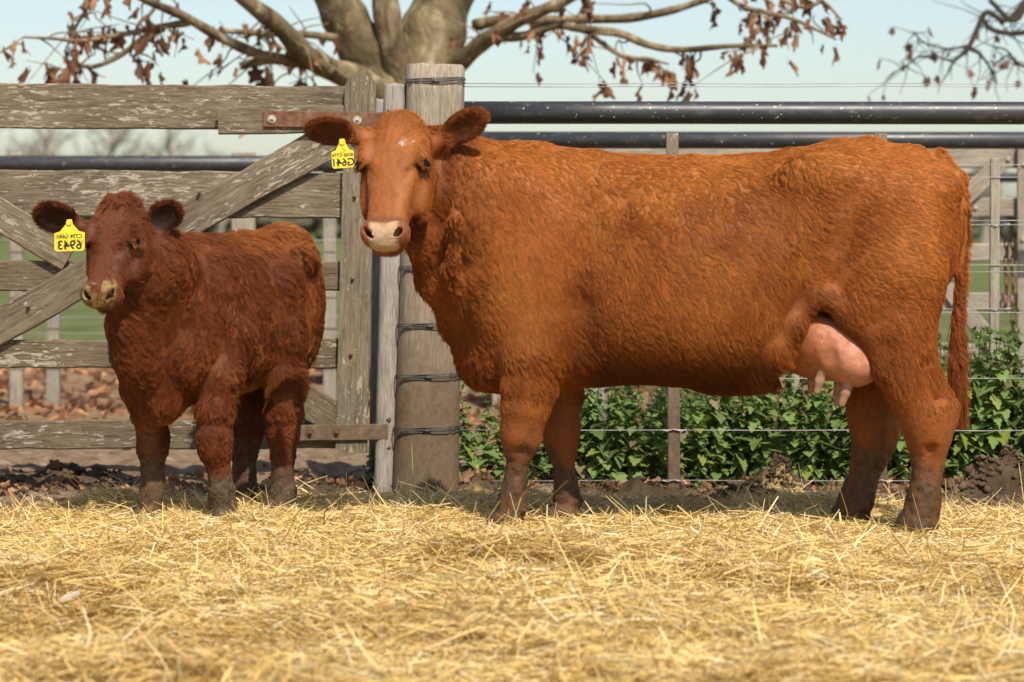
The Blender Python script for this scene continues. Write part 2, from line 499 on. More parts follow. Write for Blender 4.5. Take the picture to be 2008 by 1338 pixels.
class Head:
    """cattle head: O = top of the forehead plane at the poll, F = down the face, N = out of the forehead, S = across (image right)"""
    def __init__(self, O, axes, L, wide=1.0, deep=1.0):
        self.O = np.array(O, float); self.F, self.N, self.S = axes
        self.L, self.w, self.dp = L, wide * L / 0.52, deep * L / 0.52
    def p(self, t, s, n):
        return self.O + self.F * (t * self.L) + self.S * (s * self.w) + self.N * (n * self.dp)
    def coords(self, V):
        q = V - self.O
        return q @ self.F / self.L, q @ self.S / self.w, q @ self.N / self.dp
    def build(self, g, ears):
        w, dp, L = self.w, self.dp, self.L
        M = (self.F, self.S, self.N)
        ts = np.array([-0.015, 0.04, 0.10, 0.2, 0.32, 0.44, 0.56, 0.68, 0.79, 0.88, 0.95, 1.0])
        hw = np.array([0.058, 0.094, 0.112, 0.122, 0.122, 0.110, 0.092, 0.078, 0.071, 0.073, 0.067, 0.042])
        hi = np.array([-0.055, -0.026, -0.008, 0.004, 0.008, 0.002, -0.004, -0.006, -0.006, -0.008, -0.022, -0.045])
        lo = np.array([-0.10, -0.135, -0.16, -0.20, -0.225, -0.215, -0.185, -0.155, -0.133, -0.12, -0.105, -0.08])
        g.loft(self.O, M, ts * L, lo * dp, hi * dp, hw * w, ctr=(hi * 0.62 + lo * 0.38) * dp, n_lo=2.2, n_hi=2.9, k=0.045)
        for s in (-1, 1):
            g.ell(self.p(0.30, s * 0.100, -0.012), (0.055 * L / 0.52, 0.026 * w, 0.026 * dp), M, k=0.025)     # brow
            g.ell(self.p(0.47, s * 0.092, -0.125), (0.105 * L / 0.52, 0.036 * w, 0.070 * dp), M, k=0.04)     # cheek
            g.ell(self.p(0.44, s * 0.092, -0.025), (0.035 * L / 0.52, 0.016 * w, 0.014 * dp), M, k=0.02)     # below the eye
            g.ell(self.p(0.905, s * 0.052, -0.030), (0.040 * L / 0.52, 0.034 * w, 0.032 * dp), M, k=0.02)    # nostril wing
            g.chain([self.p(0.425, s * 0.088, -0.010), self.p(0.50, s * 0.070, 0.010), self.p(0.60, s * 0.066, 0.009)], [0.010 * w, 0.013 * w, 0.008 * w], k=0.03, sub=True)
            # a hollow between cheek and nose
            g.ell(self.p(0.60, s * 0.110, -0.045), (0.085 * L / 0.52, 0.022 * w, 0.035 * dp), M, k=0.04, sub=True)
        g.ell(self.p(0.915, 0, -0.057), (0.052 * L / 0.52, 0.076 * w, 0.050 * dp), M, k=0.03)                # muzzle
        g.ell(self.p(0.93, 0, -0.103), (0.045 * L / 0.52, 0.062 * w, 0.028 * dp), M, k=0.02)                 # chin
        g.ell(self.p(0.01, 0, -0.055), (0.045, 0.070 * w, 0.050 * dp), M, k=0.05)                            # poll
        self.eyes = []
        for s in (-1, 1):
            c = self.p(0.375, s * 0.102, -0.036)
            E = unit(self.S * s * 0.74 + self.N * 0.67)
            U = unit(-self.F - E * (-self.F @ E)); T = np.cross(E, U)
            g.ell(c + E * 0.016, (0.020, 0.025, 0.018), (E, T, U), k=0.010, sub=True)
            er = 0.0205 * w
            lid = 0.0070
            up = [c + T * 0.030 * w + E * 0.012 - U * 0.002, c + T * 0.015 * w + E * 0.022 + U * 0.015 * w, c - T * 0.013 * w + E * 0.022 + U * 0.014 * w, c - T * 0.030 * w + E * 0.012 - U * 0.004]
            dn = [up[0], c + T * 0.013 * w + E * 0.019 - U * 0.016 * w, c - T * 0.013 * w + E * 0.019 - U * 0.016 * w, up[-1]]
            g.chain(up, [lid * 0.7, lid * 1.15, lid * 1.15, lid * 0.7], k=0.008)
            g.chain(dn, [lid * 0.6, lid * 0.8, lid * 0.8, lid * 0.6], k=0.008)
            self.eyes.append((c + E * 0.0055, er, E, U, T))
            # nostril, slanting
            nax = unit(self.F * 0.62 - self.S * s * 0.62 - self.N * 0.35); ny = unit(np.cross(nax, self.F + self.N)); nz = np.cross(nax, ny)
            g.ell(self.p(0.930, s * 0.050, -0.022), (0.026 * w, 0.0125 * w, 0.024 * w), (nax, ny, nz), k=0.006, sub=True)
        # mouth line
        mp = [self.p(0.80, -0.088, -0.088), self.p(0.93, -0.078, -0.088), self.p(1.0, -0.035, -0.088), self.p(1.005, 0.035, -0.088), self.p(0.93, 0.078, -0.088), self.p(0.80, 0.088, -0.088)]
        g.chain(mp, [0.004] * 6, k=0.012, sub=True)
        self.ears = []
        for base, tip, nrm, half in ears:
            base, tip = np.array(base), np.array(tip)
            A = unit(tip - base); Nn = unit(np.array(nrm) - A * (np.array(nrm) @ A)); W = np.cross(Nn, A)
            Ln = np.linalg.norm(tip - base)
            mid = base + A * Ln * 0.56
            g.chain([base - A * 0.02, base + A * Ln * 0.30], [0.030 * w, 0.026 * w], k=0.03)
            g.ell(mid, (Ln * 0.50, half, 0.020), (A, W, Nn), k=0.02)
            g.ell(mid + Nn * 0.021 - A * 0.004, (Ln * 0.40, half * 0.74, 0.021), (A, W, Nn), k=0.012, sub=True)
            self.ears.append((base, A, W, Nn, Ln, half))
    def ear_coords(self, V):
        """per vertex: which ear (-1 none), position along it, height of the hollow"""
        out = np.zeros(len(V)); inner = np.zeros(len(V)); dirs = np.zeros((len(V), 3))
        for base, A, W, Nn, Ln, half in self.ears:
            q = V - base; a = q @ A / Ln; b = q @ W / half; c = q @ Nn
            m = (a > 0.10) & (a < 1.2) & (np.abs(b) < 1.2) & (np.abs(c) < 0.05)
            out = np.where(m, np.maximum(out, smooth01(0.10, 0.3, a)), out)
            inner = np.where(m & (np.abs(b) < 0.75) & (c > -0.012) & (c < 0.013), smooth01(0.05, 0.2, a) * smooth01(0.98, 0.8, a), inner)
            dirs = np.where(m[:, None], A + W * (b[:, None] * 0.5), dirs)
        return out, inner, dirs
# ------------------------------------------------------------------ animal materials
def fur_material(name, attr, rough=0.48, spec=0.16):
    m = NT(name)
    m.out(color=m.attr(attr), rough=rough, spec=spec)
    return m.mat

def hide_material(name):
    """short coat / bare skin under the longer hair: colour comes per vertex, fine grain from noise"""
    m = NT(name)
    v = m.coords((1, 1, 1))
    n = m.noise(v, 60, 4, 0.6); n2 = m.noise(m.coords((40, 40, 14)), 6, 3, 0.6)
    c = m.mix(0.55, m.attr("skin"), m.ramp(n2, [(0.3, 0.62), (0.7, 1.25)]), 'MULTIPLY')
    m.out(color=c, rough=0.62, spec=0.25)
    m.bump(n, 0.5, 0.006)
    return m.mat

MAT_FUR = fur_material("fur_hair", "fur_color")
MAT_HIDE = hide_material("hide")
_m = NT("eye_glass"); MAT_EYE = _m.out((0.008, 0.005, 0.004), 0.22, 0.25)
_m = NT("udder_skin"); _v = _m.coords()
MAT_UDDER = _m.out(_m.mix(0.6, _m.attr("skin"), _m.ramp(_m.noise(_v, 45, 4), [(0.35, 0.75), (0.7, 1.15)]), 'MULTIPLY'), 0.55, 0.35)
_m.bump(_m.noise(_v, 160, 3), 0.25, 0.003)
_m.bsdf.inputs["Subsurface Weight"].default_value = 0.0
_m = NT("tag_plastic"); MAT_TAG = _m.out(_m.ramp(_m.noise(_m.coords(), 45, 5, 0.65), [(0.34, (0.42, 0.31, 0.03)), (0.50, (0.74, 0.56, 0.025)), (0.7, (0.82, 0.64, 0.035))]), 0.45, 0.4)
_m = NT("tag_ink"); MAT_INK = _m.out((0.015, 0.013, 0.012), 0.5)

def eye_parts(head, root):
    for c, er, E, U, T in head.eyes:
        mb = MB(); mb.sphere(c, er, 20, 14)
        mb.build("eye", MAT_EYE, root, smooth=True)

def ear_tag(root, top, right, up, w, h, lines, out):
    """plate whose printed side faces the viewer: right/up span it, out points off the printed face; the print is mirrored as in the photograph"""
    top = Vector(top); right = Vector(right).normalized(); up = Vector(up).normalized(); out = Vector(out).normalized()
    M = Matrix((right, out, up)).transposed().to_4x4(); M.translation = top
    b = w / 2
    outline = [(-0.009, 0.012), (0.009, 0.012), (0.013, -0.006), (b * 0.62, -h * 0.30), (b, -h * 0.36), (b, -h * 0.93), (b * 0.86, -h), (-b * 0.86, -h), (-b, -h * 0.93), (-b, -h * 0.36), (-b * 0.62, -h * 0.30), (-0.013, -0.006)]
    mb = MB(); mb.prism(outline, -0.0012, 0.0012, M)
    mb.cyl(M @ Vector((0, 0.006, 0.0)), M @ Vector((0, -0.004, 0.0)), 0.010, n=14)
    plate = mb.build("ear_tag", MAT_TAG, root)
    for text, size, z in lines:
        cu = bpy.data.curves.new("tag_number", 'FONT'); cu.body = text; cu.size = size; cu.align_x = 'CENTER'
        cu.offset = size * 0.022
        tmp = bpy.data.objects.new("tag_number", cu); COL.objects.link(tmp)
        dg = bpy.context.evaluated_depsgraph_get()
        me = bpy.data.meshes.new_from_object(tmp.evaluated_get(dg)); bpy.data.objects.remove(tmp)
        co = np.zeros(len(me.vertices) * 3, np.float32); me.vertices.foreach_get("co", co); co = co.reshape(-1, 3)
        new = np.array([(M @ Vector((-x, 0.0021, y + z)))[:] for x, y, _ in co], np.float32)
        me.vertices.foreach_set("co", new.ravel()); me.update()
        me.name = "tag_number"
        obj("tag_number", me, MAT_INK, plate)
    return plate

RES_MULT = 1.0

# ------------------------------------------------------------------ the cow
def build_cow():
    fr = Frame(1400, 10.4, math.radians(-8))
    A, m = fr.at, fr.m
    root = empty("cow", (fr.X, fr.d, 0), fr.th)
    tag(root, "large rust-red cow with pink udder standing side-on, head turned to look out", "cow")
    ca, cb = A(570, 190, 0), A(1930, 1075, 0)
    g = SDF((ca[0], -0.75, cb[2] - 0.03), (cb[0] + 0.03, 0.42, ca[2]), 0.0078 * RES_MULT)
    # trunk
    kn = [(930, 345, 690, 80), (975, 302, 738, 112), (1030, 289, 764, 132), (1090, 291, 766, 143), (1160, 303, 757, 155), (1250, 311, 751, 170), (1350, 314, 757, 180),
          (1440, 312, 764, 178), (1490, 309, 745, 170), (1530, 304, 715, 162), (1570, 297, 668, 154), (1620, 285, 632, 147), (1680, 279, 615, 146), (1740, 286, 600, 140), (1800, 296, 590, 126), (1845, 318, 570, 100), (1872, 352, 530, 70), (1886, 400, 480, 30)]
    P = np.array([A(u, 500, 0)[0] for u, *_ in kn]); top = np.array([A(u, a, 0)[2] for u, a, *_ in kn]); bot = np.array([A(u, b, 0)[2] for u, _, b, _ in kn]); hw = np.array([m(w) for *_, w in kn])
    ctr = top * 0.42 + bot * 0.58
    ctr[-8:] = top[-8:] * 0.62 + bot[-8:] * 0.38
    g.loft((0, 0, 0), ((1, 0, 0), (0, 1, 0), (0, 0, 1)), P, bot, top, hw, ctr, n_lo=2.3, n_hi=2.25, k=0.05)
    # spine and croup
    g.chain([A(1010, 310, 0), A(1160, 323, 0), A(1350, 333, 0), A(1540, 322, 0), A(1640, 303, 0), A(1700, 298, 0), A(1790, 316, 0), A(1850, 350, 0)], [m(20)] * 8, k=0.05)
    # hook bones, pin bones, flank hollow
    for s in (-1, 1):
        g.ell(A(1592, 345, s * 0.222), (m(64), m(24), m(34)), k=0.08)
        g.ell(A(1846, 372, s * 0.115), (m(40), m(34), m(36)), k=0.05)
        g.ell(A(1520, 388, s * 0.335), (m(56), m(34), m(62)), k=0.09, sub=True)
        # ribs barrel
        g.ell(A(1350, 560, s * 0.18), (m(190), m(100), m(165)), k=0.08)
    # shoulder blades and the point of the shoulder
    for s in (-1, 1):
        g.ell(A(1045, 470, s * 0.190), (m(82), m(46), m(160)), ((0.95, 0, 0.31), (0, 1, 0), (-0.31, 0, 0.95)), k=0.035)
        g.ell(A(1000, 560, s * 0.150), (m(100), m(62), m(120)), k=0.09)
        g.ell(A(1062, 640, s * 0.195), (m(60), m(42), m(70)), k=0.03)
    # neck turning towards the viewer
    hp = fr.depth(778, 226, 10.22)
    ny = lambda px, py, D: fr.depth(px, py, D)
    g.chain([A(1060, 468, 0.0), A(985, 442, -0.03), ny(925, 415, 10.44), ny(868, 372, 10.41), ny(828, 330, 10.40)], [m(158), m(138), m(110), m(94), m(80)], k=0.07, ys=0.82)
    # crest, throat, dewlap, brisket
    g.chain([A(1050, 318, 0.0), ny(950, 312, 10.55), ny(870, 292, 10.44)], [m(30), m(28), m(36)], k=0.06)
    g.chain([ny(838, 470, 10.33), ny(858, 545, 10.40), A(905, 630, -0.05), A(955, 700, -0.02), A(1010, 725, 0.0)], [m(42), m(36), m(38), m(50), m(44)], k=0.06, ys=0.7)
    g.ell(A(975, 680, -0.02), (m(72), m(85), m(82)), k=0.06)
    # neck folds
    for dx, D in ((0, 10.24), (42, 10.30)):
        g.chain([ny(905 + dx, 330, D + 0.02), ny(893 + dx, 430, D - 0.02), ny(884 + dx, 520, D + 0.04), ny(905 + dx, 590, D + 0.12)], [m(9)] * 4, k=0.03)
    # front legs
    def leg(pts, k=0.03, ys=0.92):
        g.chain([A(u, v, y) for u, v, y, _ in pts], [m(r) for *_, r in pts], k=k, ys=ys)
    leg([(1040, 610, -0.115, 86), (1050, 690, -0.155, 68), (1040, 755, -0.165, 54), (1031, 800, -0.17, 45), (1023, 842, -0.165, 38), (1021, 864, -0.165, 35), (1017, 892, -0.16, 22), (1013, 925, -0.16, 17), (1010, 952, -0.16, 19), (1005, 975, -0.16, 24), (1001, 1000, -0.16, 23), (996, 1022, -0.16, 31)])
    leg([(1080, 640, 0.125, 72), (1098, 710, 0.155, 50), (1105, 775, 0.16, 37), (1102, 838, 0.155, 34), (1100, 866, 0.155, 32), (1104, 900, 0.15, 20), (1108, 932, 0.15, 17), (1110, 960, 0.15, 22), (1110, 988, 0.15, 22), (1110, 1010, 0.15, 31)])
    g.ell(A(1014, 852, -0.205), (m(22), m(16), m(24)), k=0.02)
    for s in (-1, 1):
        g.chain([A(1112, 500, s * 0.335), A(1124, 600, s * 0.325), A(1128, 690, s * 0.290)], [0.030, 0.044, 0.042], k=0.06, sub=True)
        g.chain([A(1664, 390, s * 0.318), A(1640, 480, s * 0.318), A(1628, 545, s * 0.300)], [0.030, 0.042, 0.036], k=0.06, sub=True)
    # hind legs
    leg([(1740, 440, -0.085, 108), (1756, 545, -0.125, 90), (1766, 640, -0.155, 64), (1775, 705, -0.17, 52), (1789, 755, -0.178, 48), (1812, 800, -0.175, 47), (1819, 833, -0.17, 42), (1821, 860, -0.17, 35), (1820, 890, -0.165, 25), (1819, 925, -0.165, 21), (1815, 956, -0.165, 22), (1810, 984, -0.165, 26), (1805, 1012, -0.165, 25), (1797, 1038, -0.165, 33), (1795, 1052, -0.165, 37)], k=0.05)
    leg([(1740, 450, 0.085, 108), (1745, 560, 0.125, 90), (1733, 650, 0.155, 70), (1722, 740, 0.165, 53), (1714, 800, 0.165, 49), (1717, 835, 0.16, 45), (1714, 866, 0.16, 36), (1704, 901, 0.155, 27), (1692, 937, 0.155, 23), (1682, 970, 0.155, 26), (1674, 996, 0.155, 26), (1660, 1028, 0.155, 38)], k=0.05)
    # thigh muscles, stifle and its skin fold, hamstring, hock
    g.ell(A(1800, 520, -0.185), (m(52), m(40), m(135)), k=0.035)
    g.ell(A(1706, 565, -0.200), (m(58), m(40), m(95)), ((0.90, 0, -0.43), (0, 1, 0), (0.43, 0, 0.90)), k=0.03)
    g.chain([A(1585, 545, -0.235), A(1622, 588, -0.225), A(1662, 614, -0.205), A(1702, 655, -0.195), A(1735, 720, -0.19)], [m(8), m(10), m(11), m(14), m(18)], k=0.06)
    for s, dx in ((-1, 0), (1, -105)):
        g.chain([A(1804 + dx, 650, s * 0.170), A(1824 + dx, 730, s * 0.175), A(1863 + dx, 796, s * 0.17)], [m(22), m(15), m(13)], k=0.03)
        g.ell(A(1858 + dx, 812, s * 0.17), (m(20), m(17), m(30)), k=0.03)
    # tendon grooves on the cannons, hollow in front of the hock tendon
    for y0, s in ((-0.16, -1), (0.15, 1)):
        dx = 0 if s < 0 else 96
        g.chain([A(1026 + dx, 885, y0 + s * 0.062), A(1022 + dx, 940, y0 + s * 0.055)], [0.016, 0.013], k=0.02, sub=True)
        g.ell(A(1006 + dx, 850, y0), (m(20), m(24), m(22)), k=0.02)
    for y0, s, dx in ((-0.168, -1, 0), (0.158, 1, -112)):
        g.chain([A(1822 + dx, 715, y0 + s * 0.082), A(1840 + dx, 780, y0 + s * 0.070)], [0.026, 0.022], k=0.03, sub=True)
        g.chain([A(1826 + dx, 880, y0 + s * 0.066), A(1822 + dx, 945, y0 + s * 0.058)], [0.017, 0.013], k=0.02, sub=True)
    # hooves: two toes each, toes to the image left
    for u, v, y in ((998, 1026, -0.16), (1108, 1012, 0.15), (1792, 1050, -0.165), (1656, 1032, 0.155)):
        c = A(u, v, y)
        for s in (-1, 1):
            g.ell(c + np.array((-0.018, s * 0.030, 0.006)), (0.068, 0.029, 0.038), k=0.008)
        g.ell(c + np.array((0.045, 0, 0.055)), (0.022, 0.035, 0.02), k=0.015)
    # belly fold in front of the udder
    g.ell(A(1440, 742, -0.06), (m(85), m(70), m(26)), k=0.05)
    g.chain([A(1480, 728, -0.16), A(1530, 690, -0.205), A(1562, 640, -0.222), A(1590, 585, -0.222)], [m(26), m(18), m(11), m(8)], k=0.07)
    # tail
    tl = [A(1835, 318, 0), A(1872, 352, 0.0), A(1886, 410, 0.0), A(1888, 470, 0.0), A(1883, 540, 0.0), A(1879, 620, 0.0), A(1877, 700, 0.0), A(1878, 770, 0.0)]
    g.chain(tl, [m(26), m(20), m(13), m(10), m(10), m(11), m(11), m(5)], k=0.012)
    # head
    ax = head_axes(fr, 33, 11, 1.5)
    H = Head(hp, ax, 0.53)
    cf = fr.vec((0, -1, 0))
    earL = (fr.depth(706, 268, 10.22), fr.depth(608, 250, 10.14), fr.vec((0.25, -0.75, -0.60)), 0.058)
    earR = (fr.depth(858, 280, 10.26), fr.depth(946, 226, 10.24), fr.vec((0.35, -0.88, -0.25)), 0.057)
    H.build(g, (earL, earR))
    V, Q = g.mesh(); N = normals_of(V, Q)
    # --- the coat lies in waves along the upper barrel and neck
    u = lambda px: A(px, 0, -0.3)[0]
    wz = smooth01(u(1110), u(1160), V[:, 0]) * smooth01(u(1760), u(1680), V[:, 0]) * smooth01(0.84, 0.98, V[:, 2]) * smooth01(1.37, 1.29, V[:, 2])
    wn_ = smooth01(u(1010), u(950), V[:, 0]) * smooth01(u(860), u(900), V[:, 0]) * smooth01(0.72, 0.8, V[:, 2])
    wp = V + (fbm(V * 7, 2, 77)[:, None] - 0.5) * 0.10
    rid = 1 - np.abs(2 * vnoise(wp * np.array((52, 30, 24)) + np.stack([wp[:, 2] * 22, 0 * wp[:, 0], 0 * wp[:, 0]], -1), 81) - 1)
    patch = smooth01(0.42, 0.62, fbm(V * 5, 2, 83))
    V = V + N * (((rid - 0.5) * 0.0055 * np.clip(wz * (0.35 + 0.65 * patch) + wn_ * 0.8, 0, 1)) + (fbm(V * 26, 2, 85) - 0.5) * 0.002 * (V[:, 2] > 0.5))[:, None]
    N = normals_of(V, Q)
    # --- regions
    t, s, n = H.coords(V)
    inhead = (t > -0.12) & (t < 1.1) & (np.abs(s) < 0.15) & (n > -0.17) & (n < 0.06)
    face = np.where(inhead, smooth01(-0.17, -0.10, n) * smooth01(-0.1, 0.02, t), 0)
    ear, inner, eardir = H.ear_coords(V)
    z = V[:, 2]
    nz = fbm(V * 9, 3, 3); nf = fbm(V * 40, 2, 5)
    bare = np.where(inhead, smooth01(0.868, 0.89, t + 0.35 * np.maximum(np.abs(s) - 0.02, 0) + 0.03 * (nf - 0.5)) * smooth01(0.058, 0.046, np.abs(s) + 0.15 * np.maximum(-0.05 - n, 0) + 0.006 * (nf - 0.5)) * smooth01(-0.088, -0.078, n), 0)
    lip = np.where(inhead, smooth01(0.80, 0.90, t), 0) * (1 - bare)
    nostril = np.zeros(len(V))
    for sg in (-1, 1):
        c = H.p(0.928, sg * 0.052, -0.028)
        nostril = np.maximum(nostril, smooth01(0.022, 0.012, np.linalg.norm(V - c, axis=1)))
    # body colour by region: darker neck, lower half, belly and elbow; lighter back
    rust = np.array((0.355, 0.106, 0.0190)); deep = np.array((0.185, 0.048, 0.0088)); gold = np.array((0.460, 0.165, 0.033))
    C = rust + (gold - rust) * smooth01(0.45, 0.75, fbm(V * 4, 3, 11))[:, None] * 0.7
    C = C + (deep - C) * (smooth01(0.55, 0.78, fbm(V * 7, 3, 21)) * 0.5)[:, None]
    xh = V[:, 0]
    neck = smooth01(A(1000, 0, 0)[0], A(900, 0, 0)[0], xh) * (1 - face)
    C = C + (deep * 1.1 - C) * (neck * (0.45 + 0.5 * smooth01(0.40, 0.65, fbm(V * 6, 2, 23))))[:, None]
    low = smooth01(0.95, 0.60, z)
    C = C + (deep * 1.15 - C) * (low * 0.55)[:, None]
    band_ = smooth01(A(1120, 0, -0.3)[0], A(1240, 0, -0.3)[0], xh) * smooth01(A(1600, 0, -0.3)[0], A(1500, 0, -0.3)[0], xh) * smooth01(1.02, 1.09, z) * smooth01(1.30, 1.20, z)
    C = C + (deep * 1.3 - C) * (band_ * smooth01(0.38, 0.60, fbm(V * 6, 2, 27)) * 0.55)[:, None]
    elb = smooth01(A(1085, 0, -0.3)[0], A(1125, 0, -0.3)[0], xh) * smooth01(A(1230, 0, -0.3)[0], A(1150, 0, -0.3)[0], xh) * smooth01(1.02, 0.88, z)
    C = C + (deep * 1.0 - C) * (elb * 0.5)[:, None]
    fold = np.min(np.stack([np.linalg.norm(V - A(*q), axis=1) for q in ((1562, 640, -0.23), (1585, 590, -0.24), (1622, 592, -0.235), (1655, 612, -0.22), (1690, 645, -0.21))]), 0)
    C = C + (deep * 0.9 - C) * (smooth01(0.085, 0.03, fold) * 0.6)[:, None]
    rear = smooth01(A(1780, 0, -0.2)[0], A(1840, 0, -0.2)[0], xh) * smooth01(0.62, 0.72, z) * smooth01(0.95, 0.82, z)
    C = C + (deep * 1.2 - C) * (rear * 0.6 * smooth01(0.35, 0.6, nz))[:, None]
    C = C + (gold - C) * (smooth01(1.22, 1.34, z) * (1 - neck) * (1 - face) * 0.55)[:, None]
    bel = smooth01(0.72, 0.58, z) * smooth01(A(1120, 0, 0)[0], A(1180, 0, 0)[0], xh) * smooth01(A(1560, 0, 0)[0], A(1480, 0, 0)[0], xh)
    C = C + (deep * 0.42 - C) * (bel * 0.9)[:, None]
    C = C + (deep * 0.8 - C) * (ear * 0.55)[:, None]
    C = C + (np.array((0.035, 0.012, 0.008)) - C) * (inner * 0.55)[:, None]
    faceC = np.array((0.340, 0.112, 0.028))
    C = C + (faceC - C) * (face * 0.6 * (1 - ear))[:, None]
    streak = vnoise(np.stack([t * 9 + 3 * nf, s * 130, n * 20], -1), 95)
    C = C * (1 + (face * (0.42 * (streak - 0.5) + 0.5 * (fbm(V * 17, 2, 97) - 0.5) - 0.10))[:, None])
    C = C + (deep * 1.3 - C) * (face * np.where(inhead, smooth01(0.02, 0.09, np.abs(s)) * smooth01(-0.02, -0.07, n), 0) * 0.55)[:, None]  # sides of the face darkened: shading put into the colour
    # mud on the lower legs, thick at the hooves, splashes above
    C = C * (1 - 0.22 * (1 - rid) * np.clip(wz + wn_, 0, 1))[:, None]  # not mud: shade in the troughs of the coat waves, put into the colour
    band = np.where(inhead, smooth01(0.80, 0.845, t) * smooth01(0.885, 0.85, t), 0)
    C = C + (np.array((0.13, 0.055, 0.035)) - C) * (band * 0.6)[:, None]
    for tt_, ss_, rr_ in ((0.235, 0.030, 0.0085), (0.255, 0.036, 0.006), (0.225, 0.071, 0.004)):
        C = C + (np.array((0.52, 0.46, 0.42)) - C) * smooth01(rr_ * 1.5, rr_ * 0.6, np.linalg.norm(np.stack([(t - tt_) * 0.53, s - ss_], -1), axis=1))[:, None] * (inhead & (n > -0.03))[:, None]
    mudn = fbm(V * np.array((16, 16, 9)), 3, 31)
    mud = smooth01(0.11, -0.08, z - 0.27 + (mudn - 0.5) * 0.40) * (0.72 + 0.28 * smooth01(0.35, 0.6, fbm(V * 45, 2, 33)))
    mud = np.maximum(mud, smooth01(0.66, 0.72, fbm(V * 48, 2, 37)) * smooth01(0.55, 0.36, z) * 0.55)
    mudC = np.array((0.088, 0.052, 0.026)) * (0.75 + 0.6 * nf)[:, None]
    pale = np.array((0.19, 0.125, 0.068))
    mudC = mudC + (pale - mudC) * (smooth01(0.6, 0.75, fbm(V * 60, 2, 41)) * smooth01(0.12, 0.3, z) * 0.5)[:, None]
    C = C + (mudC - C) * mud[:, None]
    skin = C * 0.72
    muzC = np.array((0.41, 0.275, 0.165)) * (0.85 + 0.3 * nf)[:, None]
    skin = skin + (np.array((0.135, 0.050, 0.028)) - skin) * (lip * 0.6)[:, None]
    skin = skin + (muzC - skin) * bare[:, None]
    skin = skin + (np.array((0.05, 0.022, 0.018)) - skin) * (nostril * 0.9)[:, None]
    V = V + N * (mud * (fbm(V * 55, 2, 47) - 0.42) * 0.016)[:, None]
    for c, er, E, U, T in H.eyes:
        rng_ = smooth01(0.036, 0.024, np.linalg.norm(V - c, axis=1))
        skin = skin + (np.array((0.028, 0.013, 0.009)) - skin) * (rng_ * 0.95)[:, None]; C = C + (np.array((0.10, 0.035, 0.016)) - C) * (smooth01(0.046, 0.028, np.linalg.norm(V - c, axis=1)) * 0.55)[:, None]
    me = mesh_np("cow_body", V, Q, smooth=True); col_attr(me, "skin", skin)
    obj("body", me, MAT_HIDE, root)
    # --- fur flow
    G = np.tile(np.array((0.55, 0.0, -0.85)), (len(V), 1))
    legm = smooth01(0.62, 0.45, z)[:, None]
    G = G * (1 - legm) + np.array((0.05, 0, -1.0)) * legm
    wh = H.p(0.36, 0.0, 0.0)
    rad = unit(V - wh) + H.F * 0.35
    G = G * (1 - face[:, None]) + rad * face[:, None]
    G = np.where((ear > 0.1)[:, None], eardir, G)
    hipm = smooth01(A(1560, 0, 0)[0], A(1640, 0, 0)[0], xh) * smooth01(0.75, 0.95, z)
    G = G + np.array((0.9, 0, 0.5)) * hipm[:, None]
    u = lambda px: A(px, 0, -0.3)[0]
    shld = smooth01(u(950), u(1000), xh) * smooth01(u(1115), u(1070), xh) * smooth01(0.66, 0.76, z) * smooth01(1.16, 1.06, z)
    curlz = smooth01(u(1110), u(1160), xh) * smooth01(u(1640), u(1540), xh) * smooth01(0.86, 0.98, z) * smooth01(1.40, 1.30, z)
    L = 0.033 + 0.012 * neck + 0.014 * smooth01(0.75, 0.62, z) * smooth01(0.5, 0.56, z) + 0.008 * curlz
    pollm = np.where(inhead, smooth01(0.30, 0.05, t), 0)
    L = L * (1 - 0.55 * face * (1 - 0.6 * pollm)) * (1 - 0.15 * shld); L = np.where(ear > 0.2, 0.026, L)
    L = L * (1 - 0.68 * smooth01(0.55, 0.38, z)); L = L + 0.016 * bel
    tailm = smooth01(u(1862), u(1868), xh) * smooth01(1.02, 0.98, z) * (np.abs(V[:, 1]) < 0.05)
    curl = np.clip(0.04 + 0.40 * curlz * (0.3 + 0.7 * patch) + 0.32 * neck + 0.10 * nz * (1 - shld), 0, 1) * (1 - 0.9 * face) * (1 - ear) * (1 - 0.8 * shld) * (1 - tailm)
    dens = np.clip(1 - bare - nostril, 0, 1) * (1 - 0.8 * lip * (t > 0.86))
    for c, er, E, U, T in H.eyes:
        dens = dens * smooth01(0.020, 0.032, np.linalg.norm(V - (c + E * 0.012), axis=1))
    dens = dens * np.where(face > 0.3, 3.0, 1.0) * np.where(ear > 0.2, 2.0, 1)
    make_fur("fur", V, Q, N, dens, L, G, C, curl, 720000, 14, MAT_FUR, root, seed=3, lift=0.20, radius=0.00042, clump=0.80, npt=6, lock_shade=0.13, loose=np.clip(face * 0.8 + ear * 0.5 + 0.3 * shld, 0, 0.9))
    # tail switch: long hair hanging from the lower tail
    r = np.random.default_rng(5)
    ns, npt = 4200, 9
    along = r.random(ns) ** 0.8
    base = np.array([A(1878, 610 + 150 * a, 0) for a in along]) + r.normal(0, 0.008, (ns, 3))
    ln = 0.10 + 0.17 * r.random(ns)
    wave = vnoise(base * 60, 3) * 6.28
    end_x = (r.normal(0, 1, ns)) * 0.012
    pts = np.zeros((ns, npt, 3), np.float32)
    for i in range(npt):
        q = i / (npt - 1)
        pts[:, i, 0] = base[:, 0] + end_x * np.sin(q * 2.2) + 0.006 * np.sin(wave + q * 5) * q
        pts[:, i, 1] = base[:, 1] + r.normal(0, 0.0006, ns) + (wave - 3.1) * 0.006 * np.sin(q * 2.2)
        pts[:, i, 2] = np.maximum(base[:, 2] - ln * q, A(1873, 842, 0)[2] + 0.03 * r.random(ns))
    hc = bpy.data.hair_curves.new("tail_switch"); hc.add_curves([npt] * ns)
    hc.attributes["position"].data.foreach_set("vector", pts.reshape(-1))
